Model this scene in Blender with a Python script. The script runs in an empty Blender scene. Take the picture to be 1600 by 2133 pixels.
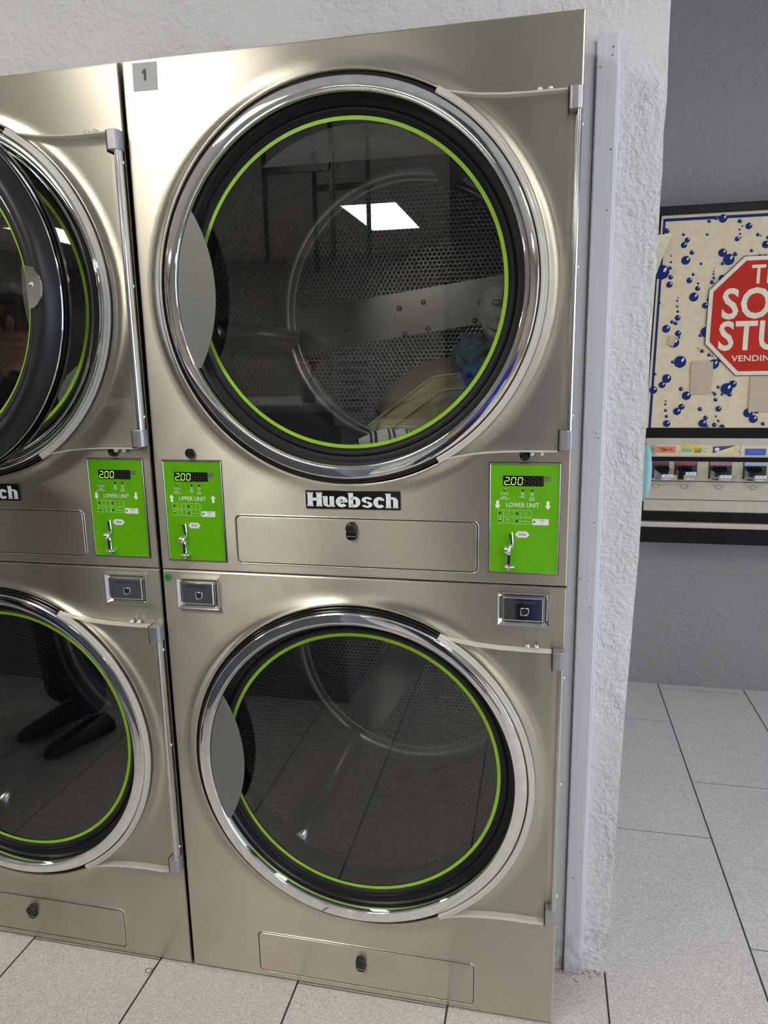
import bpy, bmesh, math, random
from mathutils import Vector, Matrix, noise
PI = math.pi
random.seed(7)
S = bpy.context.scene
COL = S.collection

# ------------------------------------------------------------------ camera
cam_data = bpy.data.cameras.new('camera')
cam = bpy.data.objects.new('camera', cam_data); COL.objects.link(cam)
right = Vector((0.97734548, 0.21090798, -0.01770971)); up = Vector((-0.02511919, 0.19867013, 0.97974446))
fwd = Vector((-0.21015432, 0.95710397, -0.1994672))
CAM = Vector((0.82002783, -1.42150131, 1.45973801))
cam.matrix_world = Matrix(((right.x, up.x, -fwd.x, CAM.x), (right.y, up.y, -fwd.y, CAM.y), (right.z, up.z, -fwd.z, CAM.z), (0, 0, 0, 1)))
cam_data.sensor_fit = 'VERTICAL'; cam_data.sensor_height = 36.0
cam_data.lens = 1521.96 * 36.0 / 2133.0
cam_data.clip_start = 0.02
S.camera = cam

# ------------------------------------------------------------------ light and exposure
S.view_settings.view_transform = 'Standard'; S.view_settings.look = 'None'
S.view_settings.gamma = 1.0; S.view_settings.use_curve_mapping = False
S.view_settings.exposure = 0.20
PANEL_L = 18.0            # radiance of the ceiling panels
DAY_W = 95.0             # daylight through the shop window
world = bpy.data.worlds.new('world'); S.world = world; world.use_nodes = True
bg = world.node_tree.nodes['Background']; bg.inputs[0].default_value = (0.55, 0.7, 1.0, 1); bg.inputs[1].default_value = 0.6
day = bpy.data.lights.new('daylight', 'AREA'); day.shape = 'RECTANGLE'; day.size = 4.6; day.size_y = 2.1
day.energy = DAY_W; day.color = (0.60, 0.72, 1.0)
dayo = bpy.data.objects.new('daylight', day); COL.objects.link(dayo)
dayo.location = (4.75, -0.9, 1.35); dayo.rotation_euler = (PI/2, 0, PI/2)

# ------------------------------------------------------------------ helpers
def s2l(r, g, b):
    f = lambda c: (c/255/12.92) if c/255 <= 0.04045 else ((c/255+0.055)/1.055)**2.4
    return (f(r), f(g), f(b), 1)

class N:
    """tiny node-graph helper"""
    def __init__(s, name):
        s.m = bpy.data.materials.new(name); s.m.use_nodes = True
        s.t = s.m.node_tree; s.t.nodes.clear()
        s.out = s.t.nodes.new('ShaderNodeOutputMaterial')
    def n(s, typ, **kw):
        nd = s.t.nodes.new(typ)
        for k, v in kw.items(): setattr(nd, k, v)
        return nd
    def put(s, sock, v):
        if hasattr(v, 'is_linked') or isinstance(v, bpy.types.NodeSocket): s.t.links.new(v, sock)
        else: sock.default_value = v
    def math(s, op, a, b=None, c=None):
        nd = s.n('ShaderNodeMath', operation=op); s.put(nd.inputs[0], a)
        if b is not None: s.put(nd.inputs[1], b)
        if c is not None: s.put(nd.inputs[2], c)
        return nd.outputs[0]
    def mix(s, f, a, b):
        nd = s.n('ShaderNodeMix', data_type='RGBA'); s.put(nd.inputs[0], f); s.put(nd.inputs[6], a); s.put(nd.inputs[7], b)
        return nd.outputs[2]
    def noise(s, scale, detail=2, vec=None, rough=.5):
        nd = s.n('ShaderNodeTexNoise'); nd.inputs['Scale'].default_value = scale; nd.inputs['Detail'].default_value = detail
        nd.inputs['Roughness'].default_value = rough
        if vec is not None: s.put(nd.inputs['Vector'], vec)
        return nd.outputs[0]
    def ramp(s, f, stops):
        nd = s.n('ShaderNodeValToRGB'); cr = nd.color_ramp
        while len(cr.elements) < len(stops): cr.elements.new(.5)
        for e, (p, c) in zip(cr.elements, stops): e.position = p; e.color = c if len(c) == 4 else (*c, 1)
        s.put(nd.inputs[0], f); return nd.outputs[0]
    def mapr(s, f, a, b, c, d):
        nd = s.n('ShaderNodeMapRange'); s.put(nd.inputs[0], f)
        for i, v in enumerate((a, b, c, d)): nd.inputs[i+1].default_value = v
        return nd.outputs[0]
    def bump(s, h, strength=.2, dist=.01, normal=None):
        nd = s.n('ShaderNodeBump'); nd.inputs['Strength'].default_value = strength; nd.inputs['Distance'].default_value = dist
        s.put(nd.inputs['Height'], h)
        if normal is not None: s.put(nd.inputs['Normal'], normal)
        return nd.outputs[0]
    def pos(s): return s.n('ShaderNodeNewGeometry').outputs['Position']
    def obj(s): return s.n('ShaderNodeTexCoord').outputs['Object']
    def mapping(s, vec, scale=(1, 1, 1), loc=(0, 0, 0)):
        nd = s.n('ShaderNodeMapping'); nd.inputs['Scale'].default_value = scale; nd.inputs['Location'].default_value = loc
        s.put(nd.inputs[0], vec); return nd.outputs[0]
    def bsdf(s, col=(.8, .8, .8, 1), rough=.5, metal=0, normal=None, **kw):
        b = s.n('ShaderNodeBsdfPrincipled'); s.put(b.inputs['Base Color'], col); s.put(b.inputs['Roughness'], rough)
        s.put(b.inputs['Metallic'], metal)
        if normal is not None: s.put(b.inputs['Normal'], normal)
        for k, v in kw.items(): s.put(b.inputs[k.replace('_', ' ')], v)
        return b
    def done(s, shader):
        s.t.links.new(shader if isinstance(shader, bpy.types.NodeSocket) else shader.outputs[0], s.out.inputs[0]); return s.m

def plain(name, rgb, rough=.5, metal=0, bump=0, bscale=200, **kw):
    g = N(name); nm = None
    f = g.noise(bscale*.2, 2, g.obj())
    col = g.mix(g.mapr(f, .3, .7, 0, 1), tuple(c*.93 for c in rgb[:3])+(1,), tuple(min(1, c*1.05) for c in rgb[:3])+(1,))
    if bump: nm = g.bump(g.noise(bscale, 2, g.obj()), bump, .002)
    return g.done(g.bsdf(col, rough, metal, nm, **kw))

# brushed steel: horizontal grain, highlights stretched vertically
def steel_mat(name, base=(.675, .64, .545, 1), r0=.33, r1=.38):
    g = N(name); P = g.pos()
    grain = g.noise(1, 2, g.mapping(P, (30, 30, 1500)))
    mottled = g.noise(13, 3, P, .5)
    smudge = g.noise(3.1, 3, P, .6)
    speck = g.noise(420, 2, g.mapping(P, (.35, 1, 1)))
    sc = g.n('ShaderNodeSeparateXYZ'); g.t.links.new(P, sc.inputs[0])
    low = g.mapr(sc.outputs[2], 0, .45, 1, 0)
    grime = g.math('MULTIPLY', low, g.mapr(g.noise(7, 4, P, .65), .45, .7, 0, 1))
    col = g.mix(g.mapr(smudge, .35, .7, 0, 1), base, tuple(c*.92 for c in base[:3])+(1,))
    col = g.mix(g.mapr(speck, .32, .68, 0, .32), col, tuple(c*.66 for c in base[:3])+(1,))
    col = g.mix(g.math('MULTIPLY', grime, .35), col, (.50, .40, .27, 1))
    rough = g.math('ADD', g.mapr(mottled, .3, .7, r0, r1), g.mapr(grain, .3, .7, -.02, .02))
    h = g.math('ADD', g.math('MULTIPLY', grain, .06), g.math('MULTIPLY', g.noise(2.3, 1, P), 1.5))
    nm = g.bump(h, .18, .0012)
    b = g.bsdf(col, rough, 1.0, nm, Anisotropic=.95)
    t = g.n('ShaderNodeCombineXYZ'); t.inputs[2].default_value = 1.0
    g.t.links.new(t.outputs[0], b.inputs['Tangent'])
    return g.done(b)
STEEL = steel_mat('brushed_steel')
STEEL_EDGE = plain('steel_edge', (.78, .76, .7, 1), .22, 1)
CHROME = plain('chrome', (.86, .87, .88, 1), .035, 1)
CHROME_D = plain('chrome_dull', (.62, .62, .62, 1), .16, 1)
SATIN = plain('satin_silver', (.42, .43, .45, 1), .36, .75)
HANDLE = plain('handle_grey', (.195, .195, .178, 1), .45, .3, .05, 900)
BLACK = plain('black_plastic', (.012, .012, .013, 1), .35)
BLACKG = plain('black_gloss', (.006, .006, .007, 1), .12)
RUBBER = plain('black_rubber', (.007, .007, .008, 1), .45, 0, .12, 700, Specular_IOR_Level=.28)
RUBBER_OPEN = plain('gasket_rubber', (.012, .012, .013, 1), .40, 0, .03, 300, Specular_IOR_Level=.36)
VOID = plain('dark_void', (.006, .006, .006, 1), .8)
GREEN = plain('green_panel', s2l(96, 172, 8), .28, 0)
GREEN_RING = plain('green_ring', s2l(150, 200, 45), .4, 0)
GREEN_DOT = plain('green_sticker', s2l(20, 130, 60), .5)
WHITE = plain('white_print', (.86, .9, .84, 1), .45)
WHITE_LABEL = plain('white_label', (.8, .82, .82, 1), .5)
PALEGREEN = plain('pale_green_print', s2l(185, 240, 140), .45)
DARKPRINT = plain('dark_print', (.02, .02, .02, 1), .5)
GREYSQ = plain('grey_window', s2l(105, 112, 98), .4)
UNLIT = plain('unlit_segment', s2l(58, 50, 48), .5)
STICKER = plain('number_sticker', s2l(178, 181, 178), .55)
def emis(name, rgb, st):
    g = N(name); e = g.n('ShaderNodeEmission'); e.inputs[0].default_value = (*rgb[:3], 1); e.inputs[1].default_value = st
    return g.done(e)
DIGIT = emis('lit_digit', s2l(195, 255, 70), 1.25)
PANEL = emis('light_diffuser', (1, .955, .87), PANEL_L)

def reflectance(g, f0=.042, two=True):
    lw = g.n('ShaderNodeLayerWeight'); lw.inputs[0].default_value = .5
    f = g.math('MULTIPLY_ADD', g.math('POWER', lw.outputs['Facing'], 5.0), 1-f0, f0)
    if two: f = g.math('DIVIDE', g.math('MULTIPLY', f, 2.0), g.math('ADD', f, 1.0))
    return f
def glass_mat(name, tint=(.62, .64, .62, 1)):
    g = N(name); f = reflectance(g)
    t = g.n('ShaderNodeBsdfTransparent'); t.inputs[0].default_value = tint
    r = g.n('ShaderNodeBsdfGlossy'); r.inputs['Roughness'].default_value = 0.0; r.inputs[0].default_value = (1, 1, 1, 1)
    mx = g.n('ShaderNodeMixShader'); g.t.links.new(f, mx.inputs[0]); g.t.links.new(t.outputs[0], mx.inputs[1]); g.t.links.new(r.outputs[0], mx.inputs[2])
    return g.done(mx)
GLASS = glass_mat('door_glass', (.72, .73, .72, 1))
def acrylic(name, milk, tint):
    g = N(name); f = reflectance(g, .035, False)
    t = g.n('ShaderNodeBsdfTransparent'); t.inputs[0].default_value = tint
    d = g.n('ShaderNodeBsdfTranslucent'); d.inputs[0].default_value = (.85, .83, .75, 1)
    d2 = g.n('ShaderNodeBsdfDiffuse'); d2.inputs[0].default_value = (.92, .9, .82, 1)
    a = g.n('ShaderNodeMixShader'); a.inputs[0].default_value = .6; g.t.links.new(d.outputs[0], a.inputs[1]); g.t.links.new(d2.outputs[0], a.inputs[2])
    b = g.n('ShaderNodeMixShader'); b.inputs[0].default_value = milk; g.t.links.new(t.outputs[0], b.inputs[1]); g.t.links.new(a.outputs[0], b.inputs[2])
    r = g.n('ShaderNodeBsdfGlossy'); r.inputs['Roughness'].default_value = .04
    mx = g.n('ShaderNodeMixShader'); g.t.links.new(f, mx.inputs[0]); g.t.links.new(b.outputs[0], mx.inputs[1]); g.t.links.new(r.outputs[0], mx.inputs[2])
    return g.done(mx)
ACRYLIC = acrylic('clear_acrylic', .02, (.95, .955, .95, 1))
ACRYLIC_RIM = acrylic('acrylic_rim', .85, (.9, .9, .86, 1))

def hexmask(g, u, v, s, r):
    """1 on a hole of a staggered sheet; u, v in metres"""
    def cell(off):
        a = g.math('SUBTRACT', g.math('DIVIDE', u, s), off); b = g.math('SUBTRACT', g.math('DIVIDE', v, s*1.7320508), off)
        fa = g.math('SUBTRACT', a, g.math('ROUND', a)); fb = g.math('MULTIPLY', g.math('SUBTRACT', b, g.math('ROUND', b)), 1.7320508)
        return g.math('SQRT', g.math('ADD', g.math('MULTIPLY', fa, fa), g.math('MULTIPLY', fb, fb)))
    d = g.math('MINIMUM', cell(0.0), cell(0.5))
    return g.mapr(d, r/s-.03, r/s+.03, 1, 0), d
def perf_metal(g, mask, d, area):
    P = g.obj()
    sm = g.noise(7, 3, P)
    col = g.mix(g.mapr(sm, .3, .7, 0, 1), (.54, .54, .53, 1), (.36, .355, .34, 1))
    col = g.mix(mask, col, (.004, .004, .004, 1))
    rough = g.math('MAXIMUM', g.mapr(sm, .3, .7, .15, .26), g.math('MULTIPLY', mask, .9))
    nm = g.bump(g.math('MULTIPLY', g.mapr(d, .28, .5, 0, 1), area), .4, .002)
    return g.bsdf(col, rough, g.mapr(mask, 0, 1, 1, 0), nm)
g = N('perforated_cylinder'); uv = g.n('ShaderNodeSeparateXYZ'); g.t.links.new(g.n('ShaderNodeUVMap').outputs[0], uv.inputs[0])
mk, d = hexmask(g, uv.outputs[0], uv.outputs[1], .0132, .0042)
band = g.math('MULTIPLY', g.math('GREATER_THAN', uv.outputs[1], .155), g.math('LESS_THAN', uv.outputs[1], .70))
PERF = g.done(perf_metal(g, g.math('MULTIPLY', mk, band), d, band))
def back_mat(name, ang):
    g = N(name); uv = g.n('ShaderNodeSeparateXYZ'); g.t.links.new(g.n('ShaderNodeUVMap').outputs[0], uv.inputs[0])
    u, v = uv.outputs[0], uv.outputs[1]
    mk, d = hexmask(g, u, v, .0132, .0042)
    r = g.math('SQRT', g.math('ADD', g.math('MULTIPLY', u, u), g.math('MULTIPLY', v, v)))
    ok = g.math('LESS_THAN', r, .352)
    c, s_ = math.cos(ang), math.sin(ang)
    vv = g.math('ABSOLUTE', g.math('SUBTRACT', g.math('MULTIPLY', v, c), g.math('MULTIPLY', u, s_)))
    ok = g.math('MULTIPLY', ok, g.math('GREATER_THAN', vv, .062))
    return g.done(perf_metal(g, g.math('MULTIPLY', mk, ok), d, ok))
BACK_U = back_mat('perforated_back_plain_band', .13)
BACK_L = back_mat('perforated_back', 1.0)
PLAIN_METAL = plain('drum_plain_metal', (.5, .5, .49, 1), .27, 1)

# walls
def stucco(name, rgb, scale=1.0, strength=.6, dirt=0.0):
    g = N(name); P = g.pos()
    a = g.noise(95*scale, 3, P, .55); b = g.noise(34*scale, 3, P, .6); c = g.noise(6, 2, P)
    vo = g.n('ShaderNodeTexVoronoi'); vo.inputs['Scale'].default_value = 62*scale; g.t.links.new(P, vo.inputs[0])
    h = g.math('ADD', g.math('ADD', g.math('MULTIPLY', a, .55), g.math('MULTIPLY', g.mapr(b, .4, .62, 0, 1), .8)), g.math('MULTIPLY', vo.outputs[0], .5))
    h = g.math('MULTIPLY', h, g.mapr(c, .35, .6, .35, 1))
    col = g.mix(g.mapr(g.noise(2.2, 3, P), .35, .7, 0, 1), rgb, tuple(x*.93 for x in rgb[:3])+(1,))
    if dirt:
        z = g.n('ShaderNodeSeparateXYZ'); g.t.links.new(P, z.inputs[0])
        lo = g.mapr(z.outputs[2], 0, .55, 1, 0); sp = g.mapr(g.noise(60, 4, P, .7), .5, .68, 0, 1)
        col = g.mix(g.math('MULTIPLY', g.math('MULTIPLY', lo, sp), dirt), col, (.22, .2, .18, 1))
    return g.done(g.bsdf(col, .62, 0, g.bump(h, strength, .006)))
STUCCO = stucco('white_stucco', (.735, .735, .735, 1), 1.25, .6, .5)
BACKWALL = stucco('grey_wall_paint', (.30, .266, .243, 1), 1.0, .4, .55)
PLAINWALL = stucco('room_wall_paint', (.42, .40, .37, 1), .5, .2)
CEIL = plain('ceiling_white', (.74, .73, .70, 1), .8, 0, .3, 60)
g = N('painted_trim'); P = g.pos()
z = g.n('ShaderNodeSeparateXYZ'); g.t.links.new(P, z.inputs[0])
str_ = g.noise(1, 3, g.mapping(P, (160, 160, 4)))
dots = g.mapr(g.noise(48, 3, P, .6), .70, .74, 0, 1)
col = g.mix(g.mapr(str_, .3, .7, 0, 1), (.66, .665, .71, 1), (.60, .605, .65, 1))
col = g.mix(g.math('MULTIPLY', dots, .6), col, (.2, .18, .17, 1))
low = g.math('MULTIPLY', g.mapr(z.outputs[2], 0.0, .16, 1, 0), g.mapr(g.noise(30, 4, P, .7), .4, .6, 0, 1))
col = g.mix(g.math('MULTIPLY', low, .7), col, (.24, .19, .15, 1))
TRIM = g.done(g.bsdf(col, .45, 0, g.bump(str_, .15, .002)))

# floor tiles: rows run away from the dryers, staggered
g = N('floor_tiles'); P = g.pos(); sp = g.n('ShaderNodeSeparateXYZ'); g.t.links.new(P, sp.inputs[0])
TW, TL = .3635, .765
u = g.math('DIVIDE', g.math('SUBTRACT', sp.outputs[0], .9995), TW); row = g.math('FLOOR', u)
odd = g.math('FLOORED_MODULO', row, 2.0)
v = g.math('DIVIDE', g.math('SUBTRACT', sp.outputs[1], g.math('MULTIPLY', odd, .32)), TL); colm = g.math('FLOOR', v)
fu = g.math('SUBTRACT', u, row); fv = g.math('SUBTRACT', v, colm)
du = g.math('MULTIPLY', g.math('MINIMUM', fu, g.math('SUBTRACT', 1.0, fu)), TW)
dv = g.math('MULTIPLY', g.math('MINIMUM', fv, g.math('SUBTRACT', 1.0, fv)), TL)
gu = g.mapr(du, .0014, .0026, 1, 0); gv = g.mapr(dv, .0006, .0017, 1, 0)
cell = g.n('ShaderNodeCombineXYZ'); g.t.links.new(row, cell.inputs[0]); g.t.links.new(colm, cell.inputs[1])
wn = g.n('ShaderNodeTexWhiteNoise'); g.t.links.new(cell.outputs[0], wn.inputs[0])
fine = g.noise(260, 3, P, .6); mid = g.noise(24, 4, P, .65); big = g.noise(3, 2, P)
base = g.mix(g.mapr(wn.outputs[0], 0, 1, 0, 1), (.68, .635, .565, 1), (.74, .69, .62, 1))
base = g.mix(g.mapr(fine, .36, .64, .0, .95), base, (.42, .385, .34, 1))
base = g.mix(g.mapr(mid, .5, .75, 0, .35), base, (.48, .44, .39, 1))
base = g.mix(g.mapr(big, .4, .7, 0, .15), base, (.42, .4, .37, 1))
dk = g.mapr(g.noise(90, 3, P, .7), .69, .72, 0, .55)
base = g.mix(dk, base, (.16, .14, .12, 1))
gr = g.math('MAXIMUM', gu, g.math('MULTIPLY', gv, .75))
col = g.mix(gr, base, (.028, .026, .025, 1))
hh = g.math('SUBTRACT', g.math('MULTIPLY', fine, .35), g.math('MULTIPLY', gr, 1.2))
FLOOR = g.done(g.bsdf(col, g.mapr(mid, .3, .7, .42, .58), 0, g.bump(hh, .9, .003)))

# ---------------------------------------------------------------- mesh building
class MB:
    def __init__(s): s.v = []; s.f = []; s.uv = {}; s.sm = []
    def add(s, vs, fs, smooth=False, uvs=None):
        o = len(s.v); s.v += [tuple(x) for x in vs]
        for i, f in enumerate(fs):
            s.f.append([o+k for k in f]); s.sm.append(smooth)
            if uvs is not None: s.uv[len(s.f)-1] = [uvs[k] for k in f] if not isinstance(uvs, list) or len(uvs) == len(vs) else uvs[i]
    def box(s, x0, x1, y0, y1, z0, z1):
        vs = [(x0, y0, z0), (x1, y0, z0), (x1, y1, z0), (x0, y1, z0), (x0, y0, z1), (x1, y0, z1), (x1, y1, z1), (x0, y1, z1)]
        s.add(vs, [(0, 3, 2, 1), (4, 5, 6, 7), (0, 1, 5, 4), (1, 2, 6, 5), (2, 3, 7, 6), (3, 0, 4, 7)])
    def prism(s, poly, y0, y1):
        """XZ outline (counter-clockwise seen from -Y), extruded between y0 (front) and y1"""
        n = len(poly); vs = [(x, y0, z) for x, z in poly]+[(x, y1, z) for x, z in poly]
        fs = [tuple(range(n)), tuple(range(2*n-1, n-1, -1))]+[(i, i+n, (i+1) % n+n, (i+1) % n) for i in range(n)]
        s.add(vs, fs)
    def flat(s, poly, y): s.add([(x, y, z) for x, z in poly], [tuple(range(len(poly)))])
    def revolve(s, prof, c, a0=0, a1=2*PI, seg=128, uvs=False, smooth=True):
        """profile of (radius, y) round a Y-axis through c=(x,z)"""
        full = abs(a1-a0) > 2*PI-1e-6; na = seg if full else seg+1; n = len(prof); vs = []
        for i in range(na):
            a = a0+(a1-a0)*i/seg
            for r, y in prof: vs.append((c[0]+r*math.cos(a), y, c[1]+r*math.sin(a)))
        fs = []; ul = []
        L = [0]
        for k in range(1, n): L.append(L[-1]+math.hypot(prof[k][0]-prof[k-1][0], prof[k][1]-prof[k-1][1]))
        for i in range(seg):
            j = (i+1) % na
            for k in range(n-1):
                fs.append((i*n+k, i*n+k+1, j*n+k+1, j*n+k))
                R = max(prof[k][0], prof[k+1][0]); ua = (a0+(a1-a0)*i/seg)*R; ub = (a0+(a1-a0)*(i+1)/seg)*R
                ul.append([(ua, prof[k][1]), (ua, prof[k+1][1]), (ub, prof[k+1][1]), (ub, prof[k][1])])
        o = len(s.v); s.v += vs
        for i, f in enumerate(fs):
            s.f.append([o+q for q in f]); s.sm.append(smooth)
            if uvs: s.uv[len(s.f)-1] = ul[i]
    def disc(s, c, r, y, seg=64, uvs=False):
        vs = [(c[0]+r*math.cos(2*PI*i/seg), y, c[1]+r*math.sin(2*PI*i/seg)) for i in range(seg)]
        s.add(vs, [tuple(range(seg))])
        if uvs: s.uv[len(s.f)-1] = [(v[0]-c[0], v[2]-c[1]) for v in vs]
    def cyl(s, p0, p1, r0, r1=None, seg=20, cap=True, smooth=True):
        r1 = r0 if r1 is None else r1; p0 = Vector(p0); p1 = Vector(p1); d = (p1-p0).normalized()
        a = d.orthogonal().normalized(); b = d.cross(a); vs = []
        for p, r in ((p0, r0), (p1, r1)):
            for i in range(seg): vs.append(p+(a*math.cos(2*PI*i/seg)+b*math.sin(2*PI*i/seg))*r)
        s.add(vs, [(i, (i+1) % seg, seg+(i+1) % seg, seg+i) for i in range(seg)], smooth)
        if cap: s.add(vs[:seg], [tuple(range(seg-1, -1, -1))]); s.add(vs[seg:], [tuple(range(seg))])
    def tube(s, pts, r, seg=10, closed=False):
        pts = [Vector(p) for p in pts]; n = len(pts); vs = []; ref = Vector((0, 1, .01)).normalized()
        for i, p in enumerate(pts):
            t = ((pts[(i+1) % n] if closed or i < n-1 else p)-(pts[i-1] if closed or i > 0 else p)).normalized()
            a = t.cross(ref); a = a.normalized() if a.length > 1e-4 else t.orthogonal().normalized(); b = t.cross(a)
            for k in range(seg): vs.append(p+(a*math.cos(2*PI*k/seg)+b*math.sin(2*PI*k/seg))*r)
        m = n if closed else n-1; fs = []
        for i in range(m):
            for k in range(seg): fs.append((i*seg+k, i*seg+(k+1) % seg, ((i+1) % n)*seg+(k+1) % seg, ((i+1) % n)*seg+k))
        s.add(vs, fs, True)
        if not closed: s.add(vs[:seg], [tuple(range(seg))]); s.add(vs[-seg:], [tuple(range(seg-1, -1, -1))])
    def sphere(s, c, r, seg=16, ring=10, sc=(1, 1, 1)):
        vs = [(c[0]+r*sc[0]*math.sin(PI*j/ring)*math.cos(2*PI*i/seg), c[1]+r*sc[1]*math.sin(PI*j/ring)*math.sin(2*PI*i/seg), c[2]+r*sc[2]*math.cos(PI*j/ring)) for j in range(ring+1) for i in range(seg)]
        s.add(vs, [(j*seg+i, (j+1)*seg+i, (j+1)*seg+(i+1) % seg, j*seg+(i+1) % seg) for j in range(ring) for i in range(seg)], True)
    def mesh(s, name):
        me = bpy.data.meshes.new(name); me.from_pydata(s.v, [], s.f); me.polygons.foreach_set('use_smooth', s.sm)
        if s.uv:
            ul = me.uv_layers.new(name='UVMap')
            for p in me.polygons:
                q = s.uv.get(p.index)
                if q:
                    for li, t in zip(p.loop_indices, q): ul.data[li].uv = t
        me.validate(); me.update(); return me
    def build(s, name, mat, parent=None, bevel=0, fix=True, bseg=2, label=None, weld=True):
        me = s.mesh(name); bm = bmesh.new(); bm.from_mesh(me)
        if weld: bmesh.ops.remove_doubles(bm, verts=bm.verts, dist=1e-6)
        if fix: bmesh.ops.recalc_face_normals(bm, faces=bm.faces)
        bm.to_mesh(me); bm.free(); me.materials.append(mat)
        o = bpy.data.objects.new(name, me); COL.objects.link(o)
        if parent is not None: o.parent = parent
        if label: o['label'] = label
        if bevel:
            b = o.modifiers.new('bevel', 'BEVEL'); b.width = bevel; b.segments = bseg; b.limit_method = 'ANGLE'; b.angle_limit = .6
            b.harden_normals = False
        return o

def rrect(x0, x1, z0, z1, r, n=5):
    p = []
    for cx, cz, a in ((x1-r, z0+r, -PI/2), (x1-r, z1-r, 0), (x0+r, z1-r, PI/2), (x0+r, z0+r, PI)):
        for i in range(n+1): t = a+PI/2*i/n; p.append((cx+r*math.cos(t), cz+r*math.sin(t)))
    return p
def struct(o, label=None):
    o['kind'] = 'structure'
    if label: o['label'] = label
    return o
def tag(o, label, cat, group=None):
    o['label'] = label; o['category'] = cat
    if group: o['group'] = group
    return o
def thing(name, label, cat, loc=(0, 0, 0), group=None):
    o = bpy.data.objects.new(name, None); COL.objects.link(o); o.location = loc; o.empty_display_size = .05
    return tag(o, label, cat, group)
def copy_tree(o, parent=None):
    c = o.copy(); COL.objects.link(c)
    if parent is not None: c.parent = parent
    for ch in list(o.children): copy_tree(ch, c)
    return c

TXT = {}
def text_geo(s, bold=0.0):
    """triangulated outline of a line of text, normalised to its bounding box"""
    k = (s, bold)
    if k in TXT: return TXT[k]
    cu = bpy.data.curves.new('t', 'FONT'); cu.body = s; cu.size = 1; cu.offset = bold; cu.resolution_u = 3; cu.space_character = 1.0+bold*2.2
    o = bpy.data.objects.new('t', cu); COL.objects.link(o)
    dg = bpy.context.evaluated_depsgraph_get(); me = bpy.data.meshes.new_from_object(o.evaluated_get(dg))
    vs = [tuple(v.co) for v in me.vertices]; fs = [tuple(p.vertices) for p in me.polygons]
    bpy.data.objects.remove(o); bpy.data.curves.remove(cu); bpy.data.meshes.remove(me)
    x0 = min(v[0] for v in vs); x1 = max(v[0] for v in vs); y0 = min(v[1] for v in vs); y1 = max(v[1] for v in vs)
    TXT[k] = ([((v[0]-x0)/(x1-x0), (v[1]-y0)/(y1-y0)) for v in vs], fs, (x1-x0)/(y1-y0)); return TXT[k]
def put_text(mb, s, x0, x1, z0, z1, y, bold=0.0, flip=False, xf=None):
    vs, fs, asp = text_geo(s, bold)
    if x1 is None: x1 = x0+(z1-z0)*asp
    pts = [(x0+(1-a if flip else a)*(x1-x0), y, z0+b*(z1-z0)) for a, b in vs]
    if xf: pts = [xf(p) for p in pts]
    mb.add(pts, [f[::-1] if flip else f for f in fs])
def ctext(mb, s, cx, cz, h, y, bold=0.0, w=None):
    asp = text_geo(s, bold)[2]; w = w or h*asp
    put_text(mb, s, cx-w/2, cx+w/2, cz-h/2, cz+h/2, y, bold)

def heavy_word(mb, X0, X1, Z0, Z1, y):
    """the heavy rounded lettering of the maker badge, stroke by stroke"""
    T = .215; polys = []; pen = [0]
    def bx(a, b, c, d): polys.append([(pen[0]+a, c), (pen[0]+b, c), (pen[0]+b, d), (pen[0]+a, d)])
    def sec(cx, cz, ro, rzo, ri, rzi, a0, a1, n=22):
        for i in range(n):
            t0 = math.radians(a0+(a1-a0)*i/n); t1 = math.radians(a0+(a1-a0)*(i+1)/n)
            polys.append([(pen[0]+cx+r*math.cos(t), cz+q*math.sin(t)) for r, q, t in ((ro, rzo, t0), (ro, rzo, t1), (ri, rzi, t1), (ri, rzi, t0))])
    bx(0, .25, 0, 1); bx(.43, .68, 0, 1); bx(.2, .5, .41, .62); bx(-.03, .28, 0, .10); bx(.40, .71, 0, .10); bx(-.03, .28, .90, 1); bx(.40, .71, .90, 1); pen[0] += .74
    bx(0, T, .2, .74); sec(.26, .24, .26, .25, .045, .12, 180, 290); bx(.305, .305+T, 0, .74); bx(.30, .56, 0, .10); bx(-.03, .1, .64, .74); pen[0] += .60
    sec(.28, .37, .28, .38, .065, .17, 0, 322, 36); bx(.1, .52, .32, .43); bx(.345, .56, .35, .43); pen[0] += .60
    bx(0, T, 0, 1); bx(-.03, .1, .90, 1); sec(.27, .37, .28, .38, .065, .19, -150, 150, 36); pen[0] += .60
    sec(.255, .535, .245, .215, .075, .075, 10, 262, 24); sec(.255, .205, .25, .215, .075, .075, -170, 88, 24); pen[0] += .545
    sec(.28, .37, .28, .38, .065, .19, 38, 322, 36); bx(.33, .50, .50, .58); pen[0] += .585
    bx(0, T, 0, 1); bx(-.03, .1, .90, 1); sec(.275, .50, .27, .255, .055, .115, 0, 120); bx(.33, .33+T, 0, .52); bx(-.02, .24, 0, .09); bx(.31, .57, 0, .09); pen[0] += .56
    w_ = pen[0]
    for p in polys: mb.flat([(X0+a/w_*(X1-X0), Z0+b*(Z1-Z0)) for a, b in p], y)

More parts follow.
